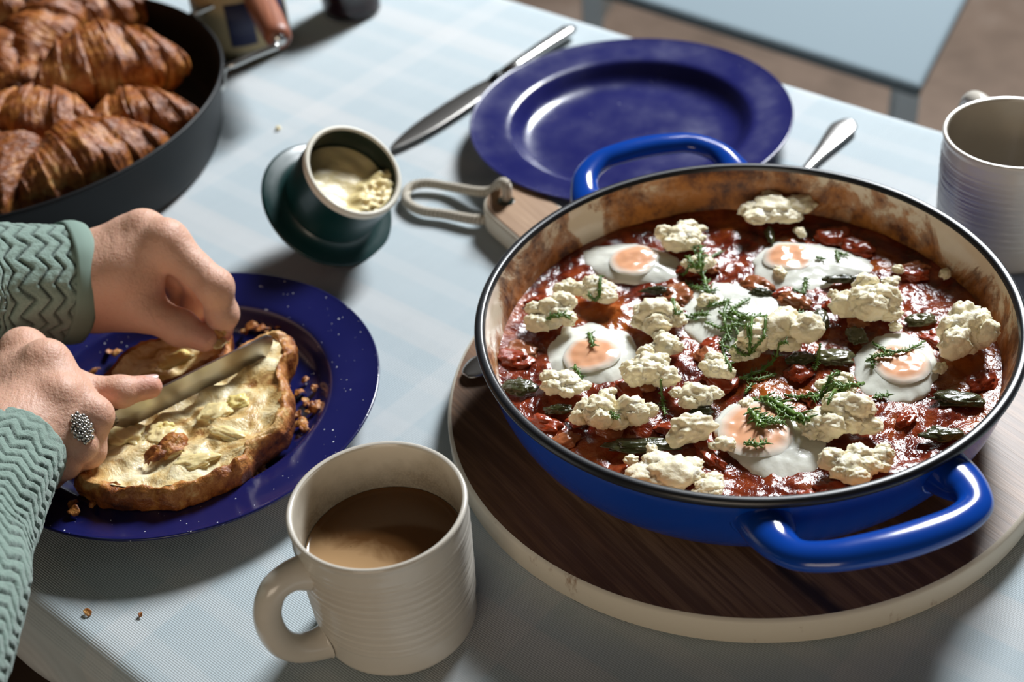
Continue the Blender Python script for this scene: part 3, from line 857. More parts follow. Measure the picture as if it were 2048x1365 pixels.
# ------------------------------------------------------------------ mugs
def build_mug(c, hang, label, inside, dz=0.):
    root = empty('mug', (c.x, c.y, .0002), hang); tag(root, label, 'mug', 'off-white stoneware mugs')
    H = .0915
    out = [(0, .0), (.036, .0), (.0405, .0012), (.0432, .005)]
    n = 68
    for k in range(n+1):
        t = k/n; z = .007+(H-.012)*t
        r = .0437+.0030*t - .0008*math.exp(-((t-1)/.06)**2)
        gr = .0008*math.sin(z/.0030*2*math.pi) if .02 < z < .076 else 0
        out.append((r+gr, z))
    out += [(.0474, H-.0022), (.0470, H-.0005), (.0458, H+.0002), (.0446, H-.0006)]
    V, F = lathe(out, 120)
    V[:, 2] += np.where((V[:, 2] > .012) & (V[:, 2] < .08), .00035*np.sin(3*np.arctan2(V[:, 1], V[:, 0])), 0)
    mk('body', V, F, MAT['mug'], root)
    inn = smooth_profile([(.0447, H-.0006), (.0438, H-.004), (.0432, .07), (.0425, .04), (.0405, .014), (.034, .0065), (0, .006)], 5)
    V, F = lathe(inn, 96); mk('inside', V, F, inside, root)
    path = [(.044, .071), (.0535, .0735), (.0635, .070), (.0695, .0585), (.0705, .045), (.0675, .0315), (.0605, .0215), (.051, .0165), (.042, .0150)]
    path = [(a, z+dz) for a, z in path]; ps = spl([(a, 0, z) for a, z in path], 6); rr = [q[0] for q in spl([(k,) for k in (.0105, .0085, .0078, .0076, .0076, .0078, .0082, .0090, .0105)], 6)]
    V, F = tube(ps, rr, 18, .78, (0, 1, 0)); 
    # wide across, thin in the plane of the loop
    V = [(x, y*1.18, z) for x, y, z in V]
    V = [(x*k_, y*k_, z) for (x, y, z) in V for k_ in (max(1, .0446/max(1e-6, math.hypot(x, y))),)]
    mk('handle', V, F, MAT['mug'], root)
    return root
MUG_F = Vector((-.0784, .5254, 0)); MUG_B = Vector((.3524, .8131, 0))
build_mug(MUG_F, R(-152), 'off-white ridged mug of milky coffee at the front of the table', MAT['mugin'], -.003)
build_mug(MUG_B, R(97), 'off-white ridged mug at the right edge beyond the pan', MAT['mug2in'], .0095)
def liquid(name, c, z, r, mat, label):
    pr = [(0, 0), (r*.5, 0), (r*.9, .00005), (r*.975, .0003), (r*.995, .0011)]
    V, F = lathe(pr, 64); return tag(mk(name, V, F, mat, None, True, (c.x, c.y, z)), label, 'coffee')
liquid('coffee', MUG_F, .0595, .0428, MAT['coffee'], 'milky brown coffee half filling the front mug')
liquid('coffee', MUG_B, .030, .0418, MAT['coffee'], 'dark drink low down in the mug at the right edge')

# ------------------------------------------------------------------ butter crock lid lying tilted on its knob
def build_butter():
    c = P(654.7, 410, .031)
    tocam = (Vector((0, 0, CAMH))-c).normalized()
    ax = (math.cos(R(38))*tocam + math.sin(R(38))*(.61*_r+.79*_u).normalized()).normalized()
    q = Vector((0, 0, 1)).rotation_difference(ax)
    root = empty('butter_crock_lid', c); root.rotation_mode = 'QUATERNION'; root.rotation_quaternion = q
    tag(root, 'dark teal butter crock lid tipped on its flange on the tablecloth', 'butter dish')
    L = .052; rt = .0382; rd = .0525
    V, F = lathe([(0, -.004), (.020, -.004), (.045, -.0022), (rd-.0018, -.0010), (rd-.0004, -.0002), (rd, .0008), (rd-.0005, .0018), (rd-.002, .0024), (.045, .0028), (rt+.003, .0034), (rt, .0045), (rt-.002, .007)], 96)
    mk('flange', V, F, MAT['green'], root)
    V, F = lathe(smooth_profile([(rt-.003, .004), (rt-.0015, .012), (rt-.0008, .03), (rt-.0004, L-.004)], 4), 96)
    mk('cup', V, F, MAT['green'], root)
    V, F = lathe(smooth_profile([(rt-.0004, L-.005), (rt, L-.002), (rt-.0012, L), (rt-.003, L+.0002), (rt-.0042, L-.0012)], 4), 96)
    mk('rim', V, F, MAT['creamrim'], root)
    V, F = lathe(smooth_profile([(rt-.0042, L-.0012), (rt-.0046, L-.006), (rt-.005, .02), (rt-.009, .010), (0, .009)], 5), 72)
    mk('inside', V, F, MAT['greenin'], root)
    V, F = lathe(smooth_profile([(0, -.021), (.009, -.020), (.0125, -.015), (.010, -.008), (.011, -.004)], 5), 32)
    mk('knob', V, F, MAT['green'], root)
    # butter: fills the lower side, scooped away towards the upper side
    down = q.inverted() @ Vector((0, 0, -1)); down.z = 0; dn = down.normalized()
    nr, na = 40, 96; rr_ = rt-.0052
    V = []
    def bz(x, y):
        s = (x*dn.x+y*dn.y)/rr_; t = (-x*dn.y+y*dn.x)/rr_
        v = Vector((x, y, 0))
        ledge = 1/(1+math.exp(-(s-.38+.10*noise.noise(v*90)+.12*math.sin(t*3))*22))
        return L-.0185+.004*s + .0095*ledge*(1+.35*noise.noise(v*210)) + .0012*noise.noise(v*80) + (.0022*noise.noise(v*320))*ledge
    V.append((0, 0, bz(0, 0)))
    for k in range(1, nr+1):
        for j in range(na):
            a = 2*math.pi*j/na; r = rr_*k/nr; x, y = r*math.cos(a), r*math.sin(a)
            V.append((x, y, bz(x, y)))
    for j in range(na):
        a = 2*math.pi*j/na; V.append((rr_*.99*math.cos(a), rr_*.99*math.sin(a), .012))
    F = [(0, 1+k, 1+(k+1) % na) for k in range(na)] + grid_faces(nr+1, na, cv=True, off=1)
    b = mk('butter', V, F, MAT['butter'], None, True, c); b.rotation_mode = 'QUATERNION'; b.rotation_quaternion = q
    tag(b, 'soft yellow butter scooped out inside the teal crock lid', 'butter')
build_butter()

# ------------------------------------------------------------------ cutlery
def flat_piece(name, prof, th, mat, parent, loc=(0, 0, 0), z0=0., arch=None):
    """prof: (x along, half width, z of centre); lens-shaped section"""
    n = 10; V = []; pr = spl(prof, 6)
    for q in pr:
        x, hw, z = q[0], max(q[1], .0003), q[2]
        for j in range(n):
            a = 2*math.pi*j/n
            V.append((x, hw*math.cos(a), z0+z+th*.5*math.sin(a)*(.5+.5*min(1, hw/.004))))
    F = grid_faces(len(pr), n, cv=True); F.append(tuple(range(n-1, -1, -1))); F.append(tuple((len(pr)-1)*n+j for j in range(n)))
    F = [tuple(reversed(f)) if len(f) == 4 else f for f in F]
    return mk(name, V, F, mat, parent, True, loc)

a, b = P(781, 300, .004), P(1146, 62, .004); d = b-a; Lk = d.length
kn = empty('table_knife', a, math.atan2(d.y, d.x)); tag(kn, 'silver table knife lying between the butter and the empty plate', 'knife')
bl = Lk*.545
flat_piece('blade', [(0, .0012, .0008), (.012, .0058, .0008), (.04, .0106, .0010), (.08, .0118, .0012), (bl-.02, .0100, .0016), (bl, .0060, .0022)], .0016, MAT['steel_d'], kn)
V, F = tube([(bl-.004, 0, .0024), (bl+.004, 0, .0028), (bl+.009, 0, .003)], [.0045, .0058, .0050], 14, .8, (0, 0, 1)); mk('collar', V, F, MAT['tin'], kn)
V, F = tube([(bl+.008, 0, .003), (bl+.03, 0, .0035), (Lk*.85, 0, .0038), (Lk*.97, 0, .0036), (Lk, 0, .0034)], [.0055, .0062, .0075, .0078, .0045], 16, .55, (0, 0, 1)); mk('handle', V, F, MAT['steel'], kn)

def spoon(end, direction, length, label, z, hw=1.0):
    root = empty('spoon', (end.x, end.y, z), direction); tag(root, label, 'spoon')
    flat_piece('handle', [(0, .0035*hw, .0035), (.004, .0075*hw, .0036), (.014, .0108*hw, .0038), (.034, .0088*hw, .0040), (.065, .0048*hw, .0040), (length*.55, .0032*hw, .0042), (length*.72, .0036*hw, .0040)], .0026, MAT['steel'], root)
    V = []; nr, na = 8, 24; cx = length*.84; rx, ry = length*.165, length*.105
    for k in range(nr+1):
        for j in range(na):
            aa = 2*math.pi*j/na; s = k/nr
            V.append((cx+rx*s*math.cos(aa), ry*s*math.sin(aa)*(1-.15*math.cos(aa)), .0010+.0055*s*s))
    o = mk('bowl', V, grid_faces(nr+1, na, cv=True), MAT['steel'], root)
    sm = o.modifiers.new('thickness', 'SOLIDIFY'); sm.thickness = .0009
    return root
e0, e1 = P(1700, 240, .004), P(1618, 332, .004); d = e1-e0
spoon(e0, math.atan2(d.y, d.x), .185, 'silver spoon whose handle shows between the pan and the right mug', .0005)
e0 = P(931, 752, .024); q = PAN-e0
spoon(e0, math.atan2(q.y, q.x)+R(50), .125, 'teaspoon tip poking out on the board under the left of the pan', BOARD_Z+.0005, .95)

# ------------------------------------------------------------------ croissants
def attr(o, name, vals):
    at = o.data.attributes.new(name, 'FLOAT', 'POINT'); at.data.foreach_set('value', list(map(float, vals)))

def croissant(loc, rz, tilt, length, fat, bend, seed, label, roll=0.):
    rg = random.Random(seed)
    nu, nv = 110, 56; V = []; A = []
    seg = rg.choice([6.5, 7.5, 7.0])
    for i in range(nu):
        t = -1+2*i/(nu-1)
        cx = length*.5*math.sin(t*bend)/math.sin(bend) if bend > .05 else length*.5*t
        cy = -length*.5*(1-math.cos(t*bend))/math.sin(bend) if bend > .05 else 0
        ta = -t*bend
        prof = fat*(max(0, 1-abs(t)**2.1))**.62 + .004*(1-abs(t))
        for j in range(nv):
            th = 2*math.pi*j/nv
            s = (abs(t)*seg*.5 + .22*math.cos(th-.6)*(1 if t > 0 else -1) + .10*noise.noise(Vector((t*3, math.cos(th), seed))))
            fr = s-math.floor(s)
            ridge = (1-fr)**.7*(.75+.5*noise.noise(Vector((math.floor(s)*2.3, th*.8, seed*1.1))))                              # each layer is proud where it starts and dives under the one before
            lam = .5+.5*math.sin(s*26+3*noise.noise(Vector((t*4, th, seed))))
            n = noise.noise(Vector((t*4.2, math.cos(th)*1.7, math.sin(th)*1.7+seed)))
            r = prof*(.86+.20*ridge + .13*n + .022*lam + .05*noise.noise(Vector((t*14, math.cos(th)*4, math.sin(th)*4+seed))))
            y0, z0 = r*math.cos(th)*1.0, r*math.sin(th)*.88
            V.append((cx - y0*math.sin(ta)*-1*0 + y0*math.sin(-ta)*-1, cy + y0*math.cos(ta), z0))
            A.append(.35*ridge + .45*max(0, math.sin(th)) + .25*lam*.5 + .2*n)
    F = grid_faces(nu, nv, cv=True)
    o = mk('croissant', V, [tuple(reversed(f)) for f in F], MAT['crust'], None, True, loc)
    o.rotation_euler = (roll, tilt, rz)
    attr(o, 'lam', A)
    return tag(o, label, 'croissant', 'croissants in the black pan')

TINC = Vector((-.4126, 1.0817, 0))
def build_tin():
    root = empty('baking_pan', (TINC.x, TINC.y, .0003)); tag(root, 'large round black metal pan holding a pile of croissants', 'pan')
    V, F = lathe([(0, 0), (.176, 0), (.182, .002), (.1845, .007), (.190, .034), (.1945, .0575)], 144); mk('body', V, F, MAT['tin'], root)
    V, F = lathe(smooth_profile([(.1944, .0565), (.1962, .0580), (.1965, .0595), (.1955, .0608), (.1940, .0608), (.1930, .0595)], 4), 144); mk('rim', V, F, MAT['tin'], root)
    V, F = lathe([(.1931, .0598), (.1885, .034), (.182, .008), (.175, .003), (0, .003)], 144); mk('inside', V, F, MAT['tin'], root)
    off = Vector((TINC.x, TINC.y, .0003))
    w1 = [P(445, 172, .046), P(447, 140, .056), P(470, 128, .060), P(515, 108, .062), P(556, 92, .064)]
    w2 = [P(372, 40, .046), P(380, 32, .056), P(405, 20, .060), P(450, -2, .062), P(484, -34, .064)]
    for w in (w1, w2):
        V, F = tube(spl([q-off for q in w], 6), .0028, 8); mk('handle_wire', V, F, MAT['wire'], root)
        V, F = lathe(smooth_profile([(0, 0), (.004, .0004), (.0055, .002), (.004, .0045), (0, .0055)], 3), 16)
        rv = mk('rivet', V, F, MAT['wire'], root, True, w[0]-off+Vector((-.004, 0, 0))); rv.rotation_euler = (0, R(75), 0)
    g0, g1 = P(560, 80, .064)-off, P(492, -48, .064)-off
    n = 24; ps = [g0+(g1-g0)*(k/n) for k in range(n+1)]
    rr = [.0125*(.80+.28*math.sin(math.pi*min(1, .12+k/n*.9))) for k in range(n+1)]; rr[0] *= .75; rr[-1] *= .75
    V, F = tube(ps, rr, 20); mk('wooden_grip', V, F, MAT['grip'], root)
    V, F = tube([g0+(g0-g1)*.012, g0-(g0-g1)*.001], [.0052, .0062], 12); mk('grip_end', V, F, MAT['wire'], root)
build_tin()

CRO = [  # px, py, z, rz, tilt, length, fat, bend, label
    ((212, 130), .066, R(24), R(8), .128, .037, .55, 'big dark glazed croissant on top of the pile'),
    ((75, 90), .055, R(70), R(-12), .125, .033, .6, 'croissant behind the big dark one, towards the left'),
    ((165, 45), .048, R(35), R(0), .125, .032, .6, 'croissant furthest back in the black pan'),
    ((78, 248), .052, R(-8), R(4), .130, .033, .5, 'golden croissant at the left below the big dark one'),
    ((272, 248), .042, R(14), R(-4), .104, .031, .6, 'croissant at the right side of the black pan'),
    ((172, 322), .044, R(38), R(6), .130, .035, .5, 'dark ridged croissant near the front of the black pan'),
    ((28, 345), .046, R(-65), R(0), .115, .031, .6, 'split golden croissant at the front left of the pile'),
    ((48, 408), .034, R(8), R(0), .105, .024, .5, 'pale golden croissant end by the front wall of the black pan'),
    ((0, 130), .050, R(95), R(0), .120, .031, .6, 'croissant cut off by the left edge of the picture'),
    ((60, 180), .038, R(10), R(0), .130, .031, .5, 'deep brown croissant in the shade under the big dark one'),
    ((20, 30), .040, R(20), R(0), .120, .030, .5, 'croissant at the back left of the black pan'),
]
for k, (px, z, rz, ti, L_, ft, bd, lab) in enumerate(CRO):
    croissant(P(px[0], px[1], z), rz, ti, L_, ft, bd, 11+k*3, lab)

# ------------------------------------------------------------------ jars behind
def build_jar(c, r, h, label, fill, fh, lab=None):
    root = empty('jar', (c.x, c.y, .0003)); tag(root, label, 'jar')
    V, F = lathe(smooth_profile([(0, .002), (r*.8, 0), (r*.95, .002), (r, .008), (r, h*.75), (r*.96, h*.84), (r*.78, h*.90), (r*.78, h)], 4), 64); mk('glass', V, F, MAT['glass'], root)
    V, F = lathe([(0, .004), (r*.78, .004), (r*.94, .009), (r*.95, fh), (0, fh)], 64); mk('contents', V, F, fill, root)
    V, F = lathe(smooth_profile([(r*.80, h*.9), (r*.82, h*.91), (r*.82, h*1.0), (r*.78, h*1.01), (0, h*1.012)], 3), 48); mk('lid', V, F, MAT['jarlid'], root)
    if lab:
        def wrap(name, a0, a1, z0, z1, rr, mat):
            n = 20; V = []
            for k in range(n+1):
                a = a0+(a1-a0)*k/n
                for z in (z0, z1): V.append((rr*math.cos(a), rr*math.sin(a), z))
            o = mk(name, V, grid_faces(n+1, 2), mat, root)
            s_ = o.modifiers.new('thickness', 'SOLIDIFY'); s_.thickness = .0003; s_.offset = 1
        wrap('paper_label', R(-190), R(10), .014, h*.72, r*1.003, MAT['kraft'])
        wrap('printed_patch', R(-98), R(-66), .020, .062, r*1.012, MAT['ink'])
        wrap('printed_patch', R(-38), R(-12), .026, .066, r*1.012, MAT['ink'])
    return root
j1 = P(494, 90, 0); build_jar(j1, .043, .13, 'glass jar with a kraft paper label behind the wooden grip', MAT['honey'], .10, True)
j2 = P(705, 22, 0); build_jar(j2, .0285, .085, 'small dark jam jar at the top edge of the table', MAT['jam'], .07)

# ------------------------------------------------------------------ croissant halves on the front plate
def half(outline, zt, label, seed, cpx, dark=0.):
    c = P(*cpx, zt); out = spl([tuple(P(x, y, zt)) for x, y in outline], 10, True); n = len(out)
    sg = 0
    for i in range(n):
        a_, b_ = out[i], out[(i+1) % n]; sg += (a_[0]-c.x)*(b_[1]-c.y)-(a_[1]-c.y)*(b_[0]-c.x)
    if sg < 0: out = out[::-1]
    root = empty('croissant_half', (c.x, c.y, 0)); tag(root, label, 'croissant')
    def pt(q, s, z, amp, fr):
        x, y = c.x+(q[0]-c.x)*s, c.y+(q[1]-c.y)*s
        nn = noise.noise(Vector((x*fr, y*fr, z*fr*2+seed))) + .5*noise.noise(Vector((x*fr*2.6, y*fr*2.6, z*fr*4+seed)))
        f1 = noise.voronoi(Vector((x*fr*.9, y*fr*.9, seed)))[0][0]
        return (x-c.x, y-c.y, z + amp*(nn+1.2*(f1-.45)))
    NR = 34; V = [pt((c.x, c.y), 1, zt-.003, .0028, 75)]
    for k in range(1, NR+1):
        s = k/NR*.955
        dish = -.0032*(1-s*s)
        for q in out: V.append(pt(q, s, zt+dish, .0056*(1-.35*s), 48))
    F = [(0, 1+k, 1+(k+1) % n) for k in range(n)] + grid_faces(NR, n, cv=True, off=1)
    mk('crumb', V, F, MAT['crumb'], root)
    rings = [(.915, .0002), (.955, .0020), (1.00, .0014), (1.035, -.0016), (1.055, -.006), (1.055, -.0115), (1.03, -.017), (.95, -.023), (.80, -.027)]
    V = []; A = []
    for r_, dz in spl(rings, 3):
        for i, q in enumerate(out):
            w_ = 1+.050*noise.noise(Vector((q[0]*48, q[1]*48, seed)))*(r_ > .93)+.030*noise.noise(Vector((q[0]*150, q[1]*150, seed+dz*90)))+.012*math.sin(i*.9+6*noise.noise(Vector((q[0]*60, q[1]*60, seed))))*(r_ > 1.0)
            x, y, z = pt(q, r_*w_, zt+dz, .0030, 105)
            rr = math.hypot(x+c.x-PLATE_F.x, y+c.y-PLATE_F.y)
            z = max(z, plate_h(rr)+.0004)
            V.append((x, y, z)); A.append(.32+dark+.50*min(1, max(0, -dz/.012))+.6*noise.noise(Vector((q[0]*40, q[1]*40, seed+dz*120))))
    o = mk('crust', V, grid_faces(len(V)//n, n, cv=True), MAT['crust'], root); attr(o, 'lam', A)
    return root
H1 = [(160, 950), (190, 900), (225, 850), (300, 800), (400, 745), (490, 695), (545, 668), (575, 672), (582, 700), (566, 735), (572, 800), (560, 850), (505, 892), (470, 935), (400, 968), (300, 985), (210, 980)]
half(H1, .033, 'split croissant half spread with butter, in front on the navy plate', 3.3, (400, 850))
H2 = [(215, 745), (265, 700), (330, 672), (400, 655), (448, 650), (452, 690), (440, 715), (400, 735), (340, 768), (280, 790), (230, 785)]
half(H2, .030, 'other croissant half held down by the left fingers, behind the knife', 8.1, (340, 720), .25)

BUT = [(475, 803, 20, 15, 'butter_y', 'bright yellow butter knob on the front croissant half'), (250, 868, 40, 22, 'butter', 'broad curl of butter near the ringed hand'),
       (432, 826, 34, 18, 'butter', 'butter smear in the middle of the front croissant half'), (392, 922, 36, 14, 'butter', 'butter flake near the crust at the front'),
       (318, 872, 28, 22, 'butter', 'butter lump between the two broad curls'), (340, 905, 24, 12, 'butter', 'thin butter smear behind the torn crust'),
       (350, 722, 32, 16, 'butter_y', 'butter slice on the rear croissant half'), (455, 868, 38, 12, 'butter', 'pale butter streak on the right of the front half'),
       (330, 857, 16, 10, 'butter_y', 'small yellow butter bead on the front half')]
for k, (x, y, hw, hh, mt, lab) in enumerate(BUT):
    c = P(x, y, .0325 if k not in (6,) else .033)
    o = blob('butter_piece', MAT[mt], c, (hw/3050, hh/3050*1.3, .0028), 500+k, 3, .15, 2, .45, rnd.uniform(-.7, .7)); tag(o, lab, 'butter', 'butter on the croissant')

def flake(x, y, z, s, seed, label, grp, mat='crust'):
    rg = random.Random(seed); n = 7; V = []; F = []
    for i in range(n):
        for j in range(n):
            u_, v_ = (i/(n-1)-.5)*2, (j/(n-1)-.5)*2
            k = 1-.25*(abs(u_*v_))+.25*noise.noise(Vector((u_*2, v_*2, seed)))
            V.append((u_*s*k, v_*s*.7*k, s*.35*(1-u_*u_)+s*.35*noise.noise(Vector((u_*1.3, v_*1.3, seed*1.7)))))
    o = mk('pastry_flake', V, grid_faces(n, n), MAT[mat], None, True, P(x, y, z)); o.rotation_euler = (rg.uniform(-.4, .4), rg.uniform(-.4, .4), rg.uniform(0, 6))
    sm = o.modifiers.new('thickness', 'SOLIDIFY'); sm.thickness = .0004
    attr(o, 'lam', [rg.uniform(.1, .7)]*len(V))
    return tag(o, label, 'crumb', grp)
flake(345, 893, .0355, .0105, 21, 'torn strip of brown crust across the front croissant half', 'crust flaps')
flake(310, 912, .0350, .0080, 22, 'smaller brown flap behind the front crust of the buttered half', 'crust flaps')
flake(437, 662, .0480, .0062, 23, 'flaky scrap pinched between the left thumb and forefinger', 'crust flaps')
flake(440, 688, .0410, .0070, 24, 'pale scrap under the left forefinger tip', 'crust flaps', 'crumb')
FL = []
for k in range(26):   # beside the crust on the right of the well
    t = k/25; x = 560+rnd.gauss(0, 22)+20*math.sin(t*6); y = 760+t*170+rnd.gauss(0, 8)
    x = x+ (35 if t < .6 else -40*(t-.6)*3)
    FL.append((x, y))
for k in range(14): FL.append((rnd.uniform(440, 530), rnd.uniform(905, 965)))
for k in range(10): FL.append((rnd.uniform(180, 330), rnd.uniform(700, 760)))
for k in range(6): FL.append((rnd.uniform(470, 560), rnd.uniform(640, 670)))
for (x, y) in FL:
    q = P(x, y, .01); q = P(x, y, plate_h(math.hypot(q.x-PLATE_F.x, q.y-PLATE_F.y)))
    h = plate_h(math.hypot(q.x-PLATE_F.x, q.y-PLATE_F.y))
    flake(x, y, h+.0022, rnd.uniform(.0022, .0058), rnd.random()*99, 'brown flake of croissant crust fallen on the navy plate', 'flakes on the plate')
flake(148, 1022, .0245, .0050, 3, 'large pale flake near the front rim of the navy plate', 'flakes on the plate')
flake(146, 1008, .0240, .0036, 9, 'brown flake right behind the pale one at the plate front', 'flakes on the plate')
flake(186, 1009, .0240, .0030, 13, 'small brown flake to the right of the pale one at the plate front', 'flakes on the plate')
flake(175, 1225, .0012, .0028, 4, 'brown crumb on the cloth in front of the plate, the left one', 'crumbs on the cloth')
flake(281, 1230, .0010, .0017, 5, 'tiny pale crumb on the cloth in front of the plate, the right one', 'crumbs on the cloth')
o = blob('butter_speck', MAT['butter'], P(556, 257, .001), (.0022, .0022, .002), 77, 2, 0, 2, .3); tag(o, 'speck of butter on the cloth behind the teal lid', 'butter')

# ------------------------------------------------------------------ knife in the hand
def build_bread_knife():
    s0, s1 = P(215, 829, .051), P(541, 667, .0485)
    d = s1-s0; L = d.length; root = empty('butter_knife', s0, math.atan2(d.y, d.x)); tag(root, 'silver knife held on edge in the right hand, cutting the croissant', 'knife')
    tz = (s1.z-s0.z)/L
    n = 40; V = []
    for k in range(n+1):
        x = L*k/n; t = k/n
        top = tz*x + .0002; hgt = .0175*(1-.55*max(0, (t-.90)/.10)**2)*(.55+.45*min(1, t/.08)); bot = top-hgt
        if t > .97: top -= .003*((t-.97)/.03)**2
        for (y, z) in ((-.0009, top), (.0009, top), (.0007, (top+bot)/2), (.0002, bot), (-.0002, bot), (-.0007, (top+bot)/2)): V.append((x, y, z))
    F = grid_faces(n+1, 6, cv=True); F.append(tuple(range(6))); F.append(tuple(n*6+j for j in range(5, -1, -1)))
    mk('blade', V, F, MAT['steel_d'], root, False)
    V, F = tube([(-.095, 0, -.006), (-.09, 0, -.006), (-.05, 0, -.006), (-.012, 0, -.005), (.004, 0, -.005)], [.004, .0065, .0068, .006, .0045], 16, .8, (0, 1, 0)); mk('handle', V, F, MAT['steel'], root)
build_bread_knife()

# ------------------------------------------------------------------ the person: two hands in knitted sleeves
def jt(l): return [P(*q) for q in l]
HANDS = []
def build_hand(fingers, wr, palm_extra, thumb, box_pad=.02, h=.00115, fore=None):
    pts = [p_ for f in fingers for p_ in f[0]] + list(wr) + list(thumb[0]) + [q[0] for q in palm_extra] + [q[1] for q in palm_extra]
    if fore: pts += [fore[0][0], fore[0][1]]
    A = np.array([tuple(p_) for p_ in pts]); lo = A.min(0)-.024; hi = A.max(0)+.024
    X = sd_grid(lo, hi, h)
    palm = None
    for (f, rad), w_ in zip(fingers, wr):
        c = sd_cone(X, w_, f[0], .0145, rad[0]*1.10)
        palm = c if palm is None else smin(palm, c, .012)
    for a_, b_, ra, rb in palm_extra: palm = smin(palm, sd_cone(X, a_, b_, ra, rb), .014)
    if fore: palm = smin(palm, sd_cone(X, *fore[0], *fore[1]), .02)
    res = None
    tips = []
    for (f, rad) in list(fingers)+[thumb]:
        d = None
        for i in range(len(f)-1):
            c = sd_cone(X, f[i], f[i+1], rad[i], rad[i+1])
            d = c if d is None else smin(d, c, .004)
        # joints a little thicker
        for i in range(1, len(f)-1):
            d = smin(d, np.sqrt(((X-np.array(tuple(f[i]), np.float32))**2).sum(-1))-rad[i]*1.05, .004)
        d = smin(palm, d, .009)
        res = d if res is None else smin(res, d, .0012)
        tips.append(f[-1])
    # knuckles
    for (f, rad) in fingers:
        up = Vector((0, 0, 1)); k = f[0]+(up*.55+(Vector((0, 0, CAMH))-f[0]).normalized()*.35)*rad[0]*.42
        res = smin(res, np.sqrt(((X-np.array(tuple(k), np.float32))**2).sum(-1))-rad[0]*.80, .006)
    V, Q = surface_nets(res, lo, h)
    red = np.zeros(len(V))
    for t_ in tips: red = np.maximum(red, np.exp(-((V-np.array(tuple(t_)))**2).sum(1)/.014**2))
    for (f, rad) in fingers:
        for q in f[1:2]: red = np.maximum(red, .55*np.exp(-((V-np.array(tuple(q)))**2).sum(1)/.009**2))
        red = np.maximum(red, .25*np.exp(-((V-np.array(tuple(f[0])))**2).sum(1)/.012**2))
    return V, Q, red

# the left hand, pinching the rear half
LH = build_hand(
    [(jt([(332, 486, .099), (430, 574, .076), (444, 628, .055), (440, 664, .040)]), [.0132, .0112, .0100, .0084]),
     (jt([(288, 466, .099), (392, 548, .066), (394, 602, .044), (384, 642, .030)]), [.0130, .0105, .0095, .0080]),
     (jt([(256, 480, .092), (358, 556, .060), (362, 602, .040), (354, 636, .028)]), [.0125, .0100, .0090, .0078]),
     (jt([(232, 498, .082), (326, 560, .052), (330, 598, .036), (326, 626, .026)]), [.0115, .0090, .0080, .0070])],
    jt([(160, 590, .075), (152, 555, .082), (146, 528, .080), (142, 515, .072)]),
    [(P(185, 590, .068), P(262, 566, .078), .020, .016), (P(205, 604, .062), P(255, 612, .060), .0165, .0160), (P(250, 550, .082), P(286, 560, .076), .016, .009)],
    (jt([(205, 602, .060), (292, 622, .061), (360, 656, .053), (408, 678, .046)]), [.0158, .0132, .0112, .0088]),
    fore=((P(160, 565, .074), P(60, 572, .086)), (.0235, .025)))
# the right hand, forefinger along the knife
RH = build_hand(
    [(jt([(48, 706, .076), (160, 780, .063), (240, 784, .058), (300, 774, .053)]), [.0132, .0098, .0090, .0076]),
     (jt([(92, 730, .082), (188, 832, .062), (176, 902, .043), (124, 936, .031)]), [.0132, .0106, .0096, .0080]),
     (jt([(120, 798, .074), (158, 888, .055), (132, 926, .040), (98, 940, .031)]), [.0126, .0100, .0090, .0078]),
     (jt([(112, 862, .061), (128, 926, .046), (100, 950, .035), (74, 955, .030)]), [.0115, .0090, .0080, .0070])],
    jt([(-18, 858, .066), (2, 884, .068), (16, 908, .063), (28, 932, .055)]),
    [(P(-10, 840, .060), P(70, 800, .058), .017, .015), (P(60, 770, .070), P(95, 800, .066), .015, .014)],
    (jt([(20, 800, .052), (90, 775, .048), (150, 782, .045), (190, 800, .043)]), [.0150, .0130, .0112, .0090]),
    fore=((P(10, 900, .064), P(-60, 1000, .072)), (.0265, .029)))
V = np.concatenate([LH[0], RH[0]]); Q = np.concatenate([LH[1], RH[1]+len(LH[0])])
person = mk('person', V, Q, MAT['skin']); attr(person, 'red', np.concatenate([LH[2], RH[2]]))
sm = person.modifiers.new('smooth', 'SMOOTH'); sm.factor = .5; sm.iterations = 4
tag(person, 'person in a sage green knitted sweater cutting a croissant with a ringed hand', 'person')

